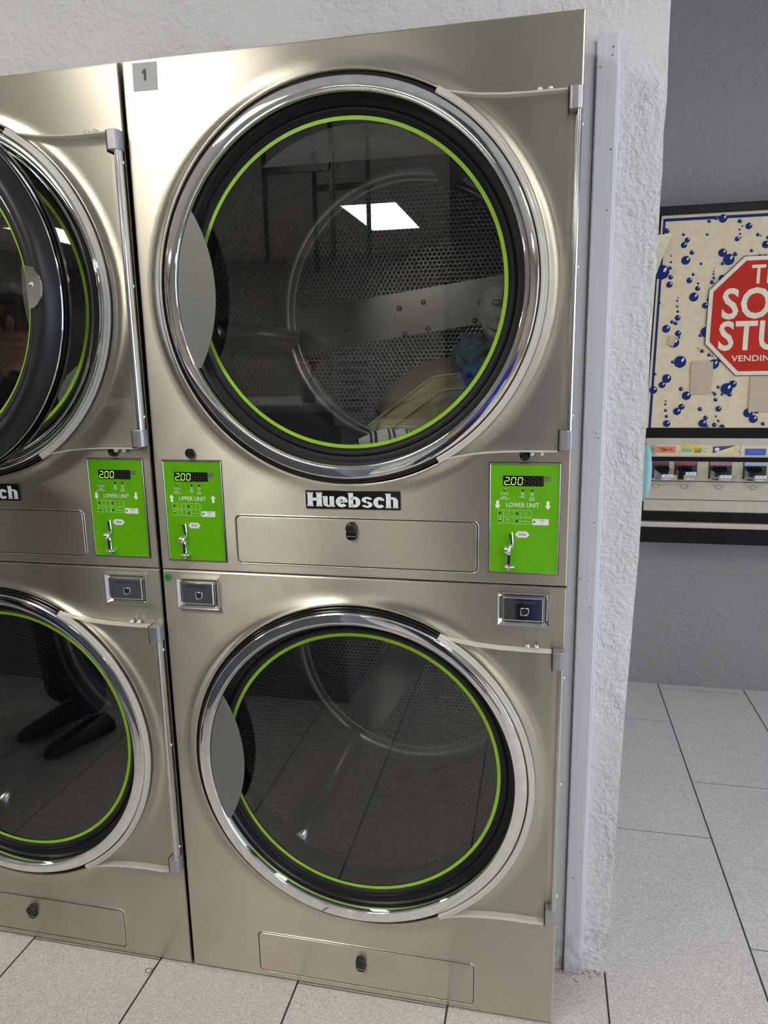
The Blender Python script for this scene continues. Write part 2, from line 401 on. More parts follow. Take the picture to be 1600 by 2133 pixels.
# ---------------------------------------------------------------- setting
FZ = -0.005
m = MB(); m.box(-6, 4.4, -8.2, 2.1, FZ-.1, FZ); struct(m.build('floor', FLOOR), 'beige stone-look tile floor in staggered rows')
m = MB(); m.box(-6, 4.4, -8.2, 2.1, 2.85, 2.95); struct(m.build('ceiling', CEIL), 'white ceiling')
WY = .175
edge = [(1.0015, FZ), (1.0021, .0835), (1.0060, .19), (1.0086, .2945), (1.0108, .42), (1.0118, .5068), (1.0145, .62), (1.0169, .7208), (1.0205, .84), (1.0234, .9458), (1.0272, 1.05), (1.0281, 1.1584), (1.0270, 1.25), (1.0288, 1.3302), (1.0279, 1.4851), (1.0305, 1.597), (1.0322, 1.68), (1.0315, 1.7499), (1.0330, 1.82), (1.0311, 1.8798), (1.0340, 1.9468), (1.0318, 2.03), (1.0315, 2.11), (1.032, 2.3), (1.031, 2.85)]
m = MB(); m.prism([(-5.9, 2.85), (-5.9, 1.9), (.875, 1.9), (.875, FZ)]+edge, WY, WY+.09)
w = struct(m.build('wall_front', STUCCO), 'white stucco wall above and beside the dryers')
m = MB(); m.box(.90, 1.0, WY+.09, 1.9, FZ, 2.85); struct(m.build('wall_side', STUCCO), 'side wall running back from the stucco corner')
m = MB(); m.box(.9, 4.4, 1.9, 2.0, FZ, 2.85); struct(m.build('wall_back', BACKWALL), 'grey back wall behind the vending machine')
m = MB(); m.box(-6.1, 4.4, -8.3, -8.2, FZ, 2.85); struct(m.build('wall_opposite', PLAINWALL))
m = MB(); m.box(-6.1, -6.0, -8.2, 2, FZ, 2.85); struct(m.build('wall_left', PLAINWALL))
m = MB(); m.box(-.45, .62, -8.2, -8.15, FZ, 2.45); struct(m.build('door_1', plain('dark_door', (.03, .028, .026, 1), .4), bevel=.01), 'dark door in the far wall')  # unseen slab, added so the brushed steel mirrors a dark upright band
m = MB(); m.box(.33, .725, -2.75, -2.45, FZ, 2.85); struct(m.build('wall_pillar', plain('dark_pillar_paint', (.085, .078, .072, 1), .6)), 'dark square pillar opposite the dryers')
m = MB()   # right wall with the shop window opening
m.box(4.3, 4.4, -8.2, -3.3, FZ, 2.85); m.box(4.3, 4.4, 1.5, 2.0, FZ, 2.85); m.box(4.3, 4.4, -3.3, 1.5, FZ, .25); m.box(4.3, 4.4, -3.3, 1.5, 2.45, 2.85)
struct(m.build('wall_right', PLAINWALL))
m = MB()
for y in (-3.3, -1.75, -.2, 1.44): m.box(4.28, 4.36, y, y+.06, .25, 2.45)
m.box(4.28, 4.36, -3.3, 1.5, .25, .31); m.box(4.28, 4.36, -3.3, 1.5, 2.39, 2.45)
struct(m.build('window_1', SATIN), 'shop window')
# painted casing board beside the dryers
m = MB(); m.prism([(.872, FZ), (.9005, FZ), (.9005, 2.052), (.872, 2.052)], WY-.012, WY)
m.prism([(.9005, FZ), (.9405, FZ), (.9425, 2.06), (.9005, 2.056)], WY-.021, WY)
m.prism([(.9385, FZ), (.9455, FZ), (.9465, 2.0), (.9405, 2.06)], WY-.016, WY)
struct(m.build('trim_1', TRIM, bevel=.003), 'painted casing board between dryer and stucco')
for i, (nx, nz) in enumerate(((.931, 2.034), (.930, 2.020), (.9335, 1.855), (.931, 1.745), (.932, 1.30), (.929, .93), (.930, .33), (.915, .26), (.931, 1.12))):
    m = MB(); m.revolve([(0, WY-.0222), (.0013, WY-.0220), (.0018, WY-.0205)], (nx, nz), seg=10); nh = m.build('nail_head', plain('nail_%d' % i, (.12, .11, .11, 1), .6), bpy.data.objects['trim_1'])
# dirt and paint crumbs along the foot of the wall column
GRIT = plain('floor_grit', (.42, .36, .28, 1), .8); m = MB()
for i in range(46):
    x = random.uniform(.885, 1.003); y = WY-.002-abs(random.gauss(0, .010)); r = random.uniform(.0008, .0032)
    m.sphere((x, y-.014*(x < .945), FZ+r*.5), r, 6, 4, (1.3, .9, .8))
o = m.build('wall_debris', GRIT, weld=False); tag(o, 'crumbs of paint and dirt along the foot of the wall column', 'dirt'); o['kind'] = 'stuff'
# hair loop on the floor
m = MB(); m.tube([(-.1015+.0062*math.cos(t)*1.35, -.0375+.0078*math.sin(t), FZ+.0012) for t in [2*PI*i/26 for i in range(24)]]+[(-.0935, -.026, FZ+.001), (-.0890, -.020, FZ+.001)], .00055, 6)
tag(m.build('hair_strand', VOID), 'thin dark loop of hair on the floor beside a tile joint', 'hair')

# ceiling panels
def ceiling_light(x, y, lab, w=.5, l=1.3):
    t = thing('ceiling_light', lab, 'light', (x, y, 2.85), 'ceiling light panels')
    m = MB(); m.box(-w/2, w/2, -l/2, l/2, -.012, -.004); m.build('diffuser', PANEL, t)
    m = MB(); k = .025
    m.box(-w/2-k, w/2+k, -l/2-k, -l/2, -.016, 0); m.box(-w/2-k, w/2+k, l/2, l/2+k, -.016, 0); m.box(-w/2-k, -w/2, -l/2, l/2, -.016, 0); m.box(w/2, w/2+k, -l/2, l/2, -.016, 0)
    m.build('frame', WHITE_LABEL, t)
    return t
for i, x in enumerate((-4.2, -.74, 2.3)):
    for j, y in enumerate((-1.75, -5.85)):
        ceiling_light(x, y, 'white ceiling light panel, %s one of the %s row' % (('left', 'middle', 'right')[i], ('near', 'far')[j]))

# ---------------------------------------------------------------- dryers
W, H, SEAM = .876, 2.042, 1.0217
CX = .438
def ring_rect(x0, x1, z0, z1, c, n=128):
    """angles round c, with the exact corners, and a function to the rectangle's border"""
    A = [2*PI*i/n for i in range(n)]+[math.atan2(z-c[1], x-c[0]) % (2*PI) for x in (x0, x1) for z in (z0, z1)]
    A = sorted(set(round(a, 9) for a in A))
    def hit(a, ins=0):
        dx, dz = math.cos(a), math.sin(a); t = 1e9
        if dx > 1e-9: t = min(t, (x1-c[0])/dx)
        if dx < -1e-9: t = min(t, (x0-c[0])/dx)
        if dz > 1e-9: t = min(t, (z1-c[1])/dz)
        if dz < -1e-9: t = min(t, (z0-c[1])/dz)
        x, z = c[0]+t*dx, c[1]+t*dz
        return (min(max(x, x0+ins), x1-ins), min(max(z, z0+ins), z1-ins))
    return A, hit
def front_panel(x0, x1, z0, z1, c, name, parent):
    A, hit = ring_rect(x0, x1, z0, z1, c)
    rings = []; e = .0035
    rings.append([(*hit(a, 0), .045) for a in A]); rings.append([(*hit(a, 0), e) for a in A])
    rings.append([(*hit(a, e*.3), e*.3) for a in A]); rings.append([(*hit(a, e), 0) for a in A])
    # pressed collar round the door opening
    for r, y in ((.418, 0), (.410, -.0004), (.403, -.0013), (.397, -.0030), (.392, -.0054), (.3875, -.0078), (.385, -.0086), (.3825, -.0080), (.381, -.005), (.380, .01), (.380, .04)):
        rings.append([(c[0]+r*math.cos(a), c[1]+r*math.sin(a), y) for a in A])
    m = MB(); n = len(A); vs = [(p[0], p[2], p[1]) for R in rings for p in R]
    fs = []; sm = []
    for k in range(len(rings)-1):
        for i in range(n):
            fs.append((k*n+i, k*n+(i+1) % n, (k+1)*n+(i+1) % n, (k+1)*n+i)); sm.append(k >= 4)
    m.v = vs; m.f = [list(f) for f in fs]; m.sm = sm
    return m.build(name, STEEL, parent, weld=False)

def seg_digit(mb, ch, x, z, w, h, y, slant=.10):
    SEG = {'0': 'abcdef', '2': 'abged', '8': 'abcdefg'}[ch]; t = h*.105; g_ = t*.28
    def bar(x0, z0, x1, z1, horiz):
        if horiz: p = [(x0+g_, z0), (x0+g_+t/2, z0-t/2), (x1-g_-t/2, z0-t/2), (x1-g_, z0), (x1-g_-t/2, z0+t/2), (x0+g_+t/2, z0+t/2)]
        else: p = [(x0, z0+g_), (x0+t/2, z0+g_+t/2), (x0+t/2, z1-g_-t/2), (x0, z1-g_), (x0-t/2, z1-g_-t/2), (x0-t/2, z0+g_+t/2)]
        mb.flat([(x+a+b*slant, z+b) for a, b in p], y)
    for s in SEG:
        if s == 'a': bar(0, h, w, h, True)
        if s == 'g': bar(0, h/2, w, h/2, True)
        if s == 'd': bar(0, 0, w, 0, True)
        if s == 'f': bar(0, h/2, 0, h, False)
        if s == 'b': bar(w, h/2, w, h, False)
        if s == 'e': bar(0, 0, 0, h/2, False)
        if s == 'c': bar(w, 0, w, h/2, False)

def control_panel(px, pz, upper, parent):
    """green fascia 0.130 x 0.215, lower-left corner at px, pz"""
    PW, PH = .1305, .2160
    X = lambda u: px+u*PW
    Z = lambda v: pz+(1-v)*PH
    word = 'UPPER UNIT' if upper else 'LOWER UNIT'
    m = MB(); m.prism(rrect(px, px+PW, pz, pz+PH, .002, 2), -.0012, .002); cp = m.build('control_panel', GREEN, parent)
    m = MB(); b = .0022; k = .0028
    m.box(px-b, px+PW+b, -k, .001, pz-b, pz); m.box(px-b, px+PW+b, -k, .001, pz+PH, pz+PH+b); m.box(px-b, px, -k, .001, pz, pz+PH); m.box(px+PW, px+PW+b, -k, .001, pz, pz+PH)
    m.build('panel_frame', STEEL_EDGE, cp, bevel=.0006, bseg=1)
    m = MB(); m.box(px-b-.0012, px+PW+b+.0012, -.0006, .001, pz-b-.0012, pz+PH+b+.0012); m.build('panel_gap', VOID, cp)
    y = -.0015
    m = MB(); m.prism(rrect(X(.185), X(.778), Z(.199), Z(.106), .0022), -.0018, 0); m.build('display', BLACKG, cp)
    m = MB()
    for i, ch in enumerate('200'): seg_digit(m, ch, X(.205+i*.098), Z(.186), .0080, .0138, -.0021)
    m.disc((X(.2815), Z(.187)), .0011, -.0021, 10); m.build('lit_digits', DIGIT, cp, fix=False, label='lit yellow-green 2.00')
    m = MB()
    for i in range(3, 6): seg_digit(m, '8', X(.205+i*.098), Z(.186), .0080, .0138, -.0021)
    m.build('unlit_digits', UNLIT, cp, fix=False)
    m = MB(); m.box(X(.787), X(.878), -.0016, 0, Z(.153), Z(.109)); m.build('sensor_window', GREYSQ, cp)
    # indicator windows
    for u_, v_ in ((.215, .236), (.478, .238), (.614, .239), (.140, .448), (.395, .451), (.140, .518), (.394, .522), (.655, .524)):
        m = MB(); m.box(X(u_)-.0017, X(u_)+.0017, -.0019, 0, Z(v_)-.0017, Z(v_)+.0017); m.build('indicator', BLACKG, cp)
    for u_, v_ in ((.221, .229), (.147, .510)):
        m = MB(); m.disc((X(u_), Z(v_)), .0011, -.0021, 10); m.build('lit_indicator', DIGIT, cp, fix=False)
    # white print
    m = MB()
    ctext(m, word, X(.479), Z(.372), .0090, y, .0, .0625)
    for u_ in (.108, .846):
        s = 1 if upper else -1; cx, cz = X(u_), Z(.372); w_, h_ = .0058, .0165
        m.flat([(cx-.0027, cz-s*h_/2), (cx+.0027, cz-s*h_/2), (cx+.0027, cz+s*.001), (cx+w_, cz+s*.001), (cx, cz+s*h_/2), (cx-w_, cz+s*.001), (cx-.0027, cz+s*.001)], y)
    for s_, u_, v_, h_ in (('Insert', .205, .299, .0030), ('Coins/card', .205, .316, .0030), ('Drying', .472, .300, .0033), ('Cool', .611, .302, .0030), ('Down', .611, .321, .0030)):
        ctext(m, s_, X(u_), Z(v_), h_, y, .01)
    # small pictograms: coins and card, warm air, snowflake-like ring
    cx, cz = X(.195), Z(.271)
    m.tube([(cx-.0055, y, cz+.003), (cx-.0055, y, cz-.001), (cx-.002, y, cz-.002), (cx-.002, y, cz+.003)], .0003, 4)
    m.tube([(cx+.000, y, cz-.003), (cx+.003, y, cz+.003)], .0003, 4)
    m.tube([(cx+.003, y, cz-.002), (cx+.009, y, cz-.002), (cx+.009, y, cz+.001), (cx+.003, y, cz+.001)], .0003, 4, True)
    cx = X(.475)
    for k2 in (-.0018, 0, .0018): m.tube([(cx+k2+.0007*math.sin(t), y, cz-.003+t*.0011) for t in [i*.6 for i in range(11)]], .0003, 4)
    m.tube([(cx-.003, y, cz-.0037), (cx+.003, y, cz-.0037)], .0003, 4)
    cx = X(.611); m.tube([(cx+.0024*math.cos(t)*(1+.12*math.cos(6*t)), y, cz+.0024*math.sin(t)*(1+.12*math.cos(6*t))) for t in [2*PI*i/24 for i in range(24)]], .0005, 4, True)
    m.build('printed_marks', WHITE, cp, fix=False, weld=False)
    # temperature buttons
    for u0, u1, v0, v1, a, b_ in ((.115, .354, .419, .477, 'High', 'Temp'), (.369, .609, .421, .480, 'Low', 'Temp'), (.115, .352, .488, .545, 'Med', 'Temp'), (.368, .607, .491, .549, 'Delicate', '')):
        m = MB(); x0, x1, z0, z1 = X(u0), X(u1), Z(v1), Z(v0); t = .00055
        m.box(x0, x1, -.0020, -.0012, z0, z0+t); m.box(x0, x1, -.0020, -.0012, z1-t, z1); m.box(x0, x0+t, -.0020, -.0012, z0+t, z1-t); m.box(x1-t, x1, -.0020, -.0012, z0+t, z1-t)
        cx = x0+.0112 if b_ else x0+.0100; cz = (z0+z1)/2
        m.tube([(cx, y, cz-.0028), (cx, y, cz+.0032)], .0005, 6); m.disc((cx, cz-.0026), .0010, -.0019, 8)
        if b_: ctext(m, a, x0+.0205, cz+.0022, .0029, -.0016, .012); ctext(m, b_, x0+.0205, cz-.0021, .0030, -.0016, .012)
        else: ctext(m, a, x0+.0205, cz, .0030, -.0016, .012)
        m.build('program_button', PALEGREEN, cp, fix=False, weld=False)
    m = MB(); m.prism(rrect(X(.626), X(.864), Z(.553), Z(.497), .0006, 1), -.0017, 0); m.build('start_button', WHITE_LABEL, cp)
    m = MB(); ctext(m, 'START', X(.765), Z(.509), .0026, -.0019, .0, .0115)
    cx, cz = X(.765), Z(.535); m.tube([(cx-.003, -.0019, cz), (cx, -.0019, cz+.0025), (cx+.003, -.0019, cz), (cx, -.0019, cz-.0025)], .00018, 4, True); m.tube([(cx, -.0019, cz-.0011), (cx, -.0019, cz+.0011)], .00018, 4)
    m.box(X(.655)-.0016, X(.655)+.0016, -.0020, 0, Z(.525)-.0016, Z(.525)+.0016)
    m.build('start_print', DARKPRINT, cp, fix=False, weld=False)
    # coin price tag
    x0, x1, z0, z1 = X(.375), X(.588), Z(.674), Z(.616); zc = (z0+z1)/2; q = .0052
    m = MB(); m.prism([(x0, zc), (x0+q, z0), (x1-q, z0), (x1, zc), (x1-q, z1), (x0+q, z1)], -.0018, 0); m.build('price_tag', WHITE_LABEL, cp)
    m = MB(); ctext(m, '25\u00a2', (x0+x1)/2, zc, .0056, -.0021, .012, .0142); m.build('price_text', DARKPRINT, cp, fix=False)
    # coin acceptor in chrome
    m = MB()
    a = Vector((X(.318), -.004, Z(.625))); b2 = Vector((X(.335), -.005, Z(.735)))
    m.tube([a, a.lerp(b2, .5), b2, (X(.325), -.006, Z(.757)), (X(.280), -.006, Z(.768))], .0036, 10)
    c0 = (X(.262), -.0085, Z(.787)); m.sphere(c0, .0082, 18, 12)
    m.tube([(X(.270), -.003, Z(.79)), (X(.285), -.003, Z(.93))], .0052, 12)
    m.sphere((X(.296), -.006, Z(.946)), .0115, 20, 10, (1.0, .65, .30)); m.cyl((X(.29), -.003, Z(.965)), (X(.29), .0, Z(.985)), .006, .003)
    m.build('coin_acceptor', CHROME, cp, weld=False)
    m = MB(); m.prism([(X(.303)-.0013, Z(.640)), (X(.303)+.0018, Z(.640)-.0003), (X(.335)+.0012, Z(.730)), (X(.335)-.0016, Z(.730))][::-1], -.0088, -.006)
    m.build('coin_slot', VOID, cp); m = MB()
    m.box(X(.276)-.0004, X(.276)+.0048, -.0089, -.006, Z(.925), Z(.835)); m.build('slot_opening', VOID, cp)
    # tiny part number
    m = MB(); ctext(m, 'F8619201', X(.90), Z(.985), .0016, y); m.build('part_number', PALEGREEN, cp, fix=False)
    return cp

def latch(cx, cz, parent):
    m = MB(); m.prism(rrect(cx-.0115, cx+.0115, cz-.026, cz-.004, .009, 5), -.010, -.001)
    pl = m.build('latch', BLACKG, parent, bevel=.0015)
    m = MB(); m.revolve([(.0, -.0155), (.0095, -.0155), (.0108, -.0140), (.0118, -.0040), (.0120, 0)], (cx, cz), seg=32); m.revolve([(.0040, -.0160), (.0055, -.0166), (.0070, -.0160)], (cx, cz), seg=24)
    m.build('lock_cylinder', BLACK, pl, weld=False)
    m = MB(); m.box(cx-.0095, cx+.0095, -.0112, -.0098, cz-.0185, cz-.0165); m.build('latch_lip', CHROME_D, pl, bevel=.0004)
    return pl
def drawer(x0, x1, z0, z1, lc, parent):
    m = MB(); r = .009
    out = rrect(x0-.0016, x1+.0016, z0-.0016, z1+.0016, r+.001); inn = rrect(x0, x1, z0, z1, r)
    pr = m
    m.prism(inn, -.0018, .002)
    d = m.build('lint_drawer', STEEL, parent, bevel=.0014, bseg=3)
    m = MB(); m.prism(out, -.0004, .001); m.build('drawer_gap', VOID, d)
    m = MB()   # rolled rim catching the light
    m.tube([(x, -.0006, z) for x, z in rrect(x0-.0030, x1+.0030, z0-.0030, z1+.0030, r+.002)], .0011, 6, True); m.build('drawer_rim', STEEL_EDGE, d)
    latch(lc[0], lc[1], d).parent = d
    return d
def flatten_sub(o, top):
    """keep at most thing > part > sub-part"""
    for c in list(o.children): c.parent = top

def coin_box(x0, x1, z0, z1, parent, lab):
    o = MB(); t = .003
    t = .0016; R = [(x0, x1, z0, z1, .0005), (x0, x1, z0, z1, -.0085), (x0+t, x1-t, z0+t, z1-t, -.0088), (x0+.0095, x1-.0095, z0+.0085, z1-.0085, -.0008)]
    vs = []
    for a, b, c, d, y in R: vs += [(a, y, c), (b, y, c), (b, y, d), (a, y, d)]
    o.add(vs, [(k*4+i, k*4+(i+1) % 4, (k+1)*4+(i+1) % 4, (k+1)*4+i) for k in range(3) for i in range(4)])
    cb = o.build('coin_box', CHROME_D, parent, bevel=.0008)
    q = MB(); k = .0118; q.box(x0+k, x1-k, -.0070, -.0005, z0+k-.001, z1-k+.001); q.build('coin_box_door', CHROME, cb, bevel=.0026, bseg=3)
    q = MB(); cx = (x0+x1)/2+.002; cz = (z0+z1)/2-.004; r = .0085
    pts = [(cx-r*.8, cz+r*.8), (cx+r, cz+r*.8)]+[(cx+r*math.cos(t), cz+r*math.sin(t)*.9) for t in [-i*PI/12 for i in range(1, 8)]]+[(cx-r*.8, cz-r*.9)]
    q.tube([(x, -.0074, z) for x, z in pts], .0011, 6, True); q.build('lock_rim', CHROME_D, cb)
    q = MB(); q.flat([(cx+(x-cx)*.72, cz+(z-cz)*.72) for x, z in pts], -.0073); q.build('lock_hole', VOID, cb, fix=False)
    q = MB(); ctext(q, 'GREENWALD', cx-.003, z1-.0195, .0062, -.0074, .012, (x1-x0)*.48); q.build('maker_name', CHROME_D, cb, fix=False)
    return cb

def drum(cz, ang0, parent, backmat):
    m = MB(); c = (CX, cz)
    m.revolve([(.402, .105), (.402, .745)], c, seg=160, uvs=True); d = m.build('drum', PERF, parent, label='perforated steel tumbler')
    m = MB(); m.disc(c, .402, .752, 96, True); m.build('drum_back', backmat, d, fix=False)
    m = MB(); m.revolve([(.402, .722), (.392, .742), (.380, .7495), (.372, .7515), (.366, .748), (.360, .7515)], c, seg=128); m.build('drum_back_rim', PLAIN_METAL, d)
    m = MB(); m.revolve([(.316, .020), (.319, .060), (.322, .102), (.335, .108), (.402, .108)], c, seg=128); m.build('drum_throat', RUBBER, d)
    for k in range(3):
        a = ang0+k*2*PI/3; m = MB(); ca, sa = math.cos(a), math.sin(a); ta = (-sa, ca); prof = []
        for t in range(9):
            s = -1+2*t/8; w_ = .047*s; hgt = .074*(1-abs(s)**1.6)**.8; prof.append((w_, hgt))
        vs = []
        ys = [.125, .135, .15, .17, .68, .70, .715]; hs = [.0, .55, .85, 1, 1, .8, .55]
        for yy, hk in zip(ys, hs):
            for w_, hgt in prof:
                r = math.sqrt(.402**2-w_**2)-hgt*hk; vs.append((CX+ca*r+ta[0]*w_*(.7+.3*hk), yy, cz+sa*r+ta[1]*w_*(.7+.3*hk)))
        n = len(prof)
        m.add(vs, [(j*n+i, j*n+i+1, (j+1)*n+i+1, (j+1)*n+i) for j in range(len(ys)-1) for i in range(n-1)], True)
        m.build('lifter_rib', PLAIN_METAL, d)
    if backmat is BACK_U:
        m = MB()
        for bx, bz in ((.3993, 1.6159), (.4715, 1.631), (.4154, 1.5435), (.485, 1.5566), (.6342, 1.6241), (.0842, 1.5562), (.2487, 1.5491), (.16, 1.50), (.62, 1.575)):
            m = MB(); m.revolve([(0, .744), (.0055, .744), (.0075, .747), (.008, .751)], (bx, bz), seg=14); m.build('drum_bolt', CHROME_D, d)
    return d

def make_door(cz, parent, oz):
    """round door; local frame is the dryer's own"""
    c = (CX, cz)
    m = MB(); m.revolve([(.3790, .002), (.3790, -.0065), (.3755, -.0082), (.3700, -.0085)], c, seg=160)
    m.revolve([(.3735, -.008), (.3735, -.0120), (.3690, -.0132)], c, seg=160)
    door = m.build('door', BLACKG, parent, label='round glass door')
    m = MB(); m.revolve([(.3668, -.0120), (.3690, -.0150), (.3690, -.0180), (.3676, -.0205), (.3658, -.0213), (.3610, -.0221), (.3560, -.0225), (.3510, -.0225), (.3472, -.0222), (.3458, -.0216), (.3450, -.0222), (.3440, -.0218), (.3428, -.0196), (.3420, -.0120), (.3411, -.0030), (.3402, .0130)], c, seg=192)
    m.build('chrome_ring', CHROME, door)
    m = MB(); m.revolve([(.3405, .0110), (.3380, .0112), (.3300, .0130), (.3275, .0145), (.3268, .0170), (.3262, .0135), (.3248, .0112), (.3225, .0104), (.3195, .0112), (.3165, .0138), (.3135, .0165), (.3118, .0180), (.3118, .0240)], c, seg=160)
    m.build('gasket', RUBBER, door)
    m = MB(); m.revolve([(.3045, .0172), (.3118, .0172)], c, seg=160); m.build('green_ring', GREEN_RING, door, label='thin lime green ring printed on the glass')
    m = MB(); m.revolve([(0, .0185), (.3125, .0185)], c, seg=96); m.build('door_glass', GLASS, door)
    # pull handle plate: lens between the ring and an opposite arc
    zc = cz+.0055; hc = .1515
    A = []; n = 24
    for i in range(n+1):
        z_ = -hc+2*hc*i/n; xr = -.1235+math.sqrt(.300**2-z_*z_); A.append((xr, zc+z_))
    B = []
    for i in range(n+1):
        z_ = hc-2*hc*i/n; B.append((CX-math.sqrt(max(0, .3418**2-(z_+.0055)**2)), zc+z_))
    m = MB(); m.prism(A+B, -.0165, -.0145); m.build('pull_handle', HANDLE, door, bevel=.0006, label='grey lens-shaped pull plate')
    # clear hinge cover plate
    a0, a1 = math.radians(-60.6), math.radians(60.6); rr = .3715
    arc = [(CX+rr*math.cos(a0+(a1-a0)*i/40), cz+rr*math.sin(a0+(a1-a0)*i/40)) for i in range(41)]
    top = [(.6283, .3300), (.660, .3225), (.6974, .3168), (.7389, .3135), (.7798, .3122), (.8496, .3120)]
    poly = [(x, cz-z_) for x, z_ in top]+[(.851, cz)]+[(x, cz+z_) for x, z_ in top[::-1]]
    poly = poly+arc[::-1][1:-1]
    # solid plate built as strip between arc and outer border to stay clean
    m = MB(); out = []
    for x, z_ in arc:
        zz = z_-cz
        t = max(-1, min(1, zz/.3235)); out.append((.851, cz+t*.312))
    N_ = len(arc); hz = []
    for i, (x, z_) in enumerate(arc):
        pass
    y0, y1 = -.0205, -.0160
    rows = 10; grid = []
    def tedge(x):
        pts = top
        for k in range(len(pts)-1):
            if pts[k][0] <= x <= pts[k+1][0]: return pts[k][1]+(pts[k+1][1]-pts[k][1])*(x-pts[k][0])/(pts[k+1][0]-pts[k][0])
        return pts[-1][1]
    for i, (x, z_) in enumerate(arc):
        s = (z_-cz)/(rr*math.sin(a1)); R = []
        for k in range(rows+1):
            xx = x+(.851-x)*k/rows; kk = k/rows
            zz = (z_-cz)*(1-kk)+s*.3120*kk
            lim = tedge(max(xx, .6284)); 
            if abs(s) > .999: zz = math.copysign(lim, s)
            else: zz = max(-lim*.9999, min(lim*.9999, zz))
            R.append((xx, cz+zz))
        grid.append(R)
    vs = [(x, y0, z_) for R in grid for x, z_ in R]+[(x, y1, z_) for R in grid for x, z_ in R]; q = rows+1; off = len(grid)*q
    fs = []
    for i in range(len(grid)-1):
        for k in range(rows):
            fs.append((i*q+k, i*q+k+1, (i+1)*q+k+1, (i+1)*q+k)); fs.append((off+i*q+k, off+(i+1)*q+k, off+(i+1)*q+k+1, off+i*q+k+1))
        fs.append((i*q, (i+1)*q, off+(i+1)*q, off+i*q)); fs.append((i*q+rows, off+i*q+rows, off+(i+1)*q+rows, (i+1)*q+rows))
    m.add(vs, fs); m.build('hinge_cover', ACRYLIC, door, label='clear plastic hinge cover plate')
    # thick moulded rim of the plate along the ring, and its turned edges
    m = MB(); aa = math.radians(60.9)
    m.revolve([(.3712, -.0160), (.3712, -.0225), (.3728, -.0238), (.3752, -.0238), (.3768, -.0226), (.3780, -.0218), (.3800, -.0222), (.3825, -.0222), (.3840, -.0205), (.3845, -.0160), (.3712, -.0160)], c, -aa, aa, 96)
    for s in (1, -1):
        pts = [(x, cz+s*z_) for x, z_ in top]; w_ = .0028
        vs = []
        for x, z_ in pts: vs += [(x, -.0212, z_), (x, -.0212, z_-s*w_), (x, -.0030, z_-s*w_), (x, -.0030, z_)]
        m.add(vs, [(i*4+k, (i+1)*4+k, (i+1)*4+(k+1) % 4, i*4+(k+1) % 4) for i in range(len(pts)-1) for k in range(4)]+[(0, 1, 2, 3), tuple(len(vs)-1-k for k in range(4))])
    m.build('hinge_cover_rim', ACRYLIC_RIM, door, weld=False)
    for s in (1, -1):
        for sx in (.800, .818):
            m = MB(); m.revolve([(0, -.015), (.0032, -.015), (.0042, -.012), (.0042, -.004)], (sx, cz+s*.3165), seg=14); m.build('cover_screw', CHROME, door)
    # hinge: satin blocks and rounded bar with screws
    m = MB(); x0 = .8625
    prof = [(x0-.001, -.003), (x0-.001, -.020), (x0+.001, -.0245), (x0+.005, -.0262), (x0+.0085, -.0240), (x0+.0102, -.0180), (x0+.0105, -.003)]
    n = len(prof); m.add([(x, y, cz-.300) for x, y in prof]+[(x, y, cz+.300) for x, y in prof], [(i, i+1, n+i+1, n+i) for i in range(n-1)], True)
    m.build('hinge_bar', CHROME_D, door, weld=False)
    for s in (1, -1):
        m = MB(); za, zb = (cz+.2765, cz+.3135) if s > 0 else (cz-.3075, cz-.2715)
        pr = [(.8498, -.001), (.8498, -.0245), (.853, -.0272), (.8640, -.0276), (.8710, -.0262), (.8742, -.0205), (.8748, -.001)]
        k = len(pr); m.add([(x, y, za) for x, y in pr]+[(x, y, zb) for x, y in pr], [tuple(range(k)), tuple(range(2*k-1, k-1, -1))]+[(i, (i+1) % k, k+(i+1) % k, k+i) for i in range(k)])
        m.build('hinge_block', SATIN, door, bevel=.0012)
        m = MB(); m.box(.8478, .8502, -.0235, -.001, za-.003, zb); m.build('hinge_gap', VOID, door)
    for zz in (.255, .02, -.245):
        m = MB(); m.sphere((x0+.0112, -.010, cz+zz), .0042, 12, 8, (.5, 1, 1)); m.build('hinge_screw', CHROME, door)
    return door

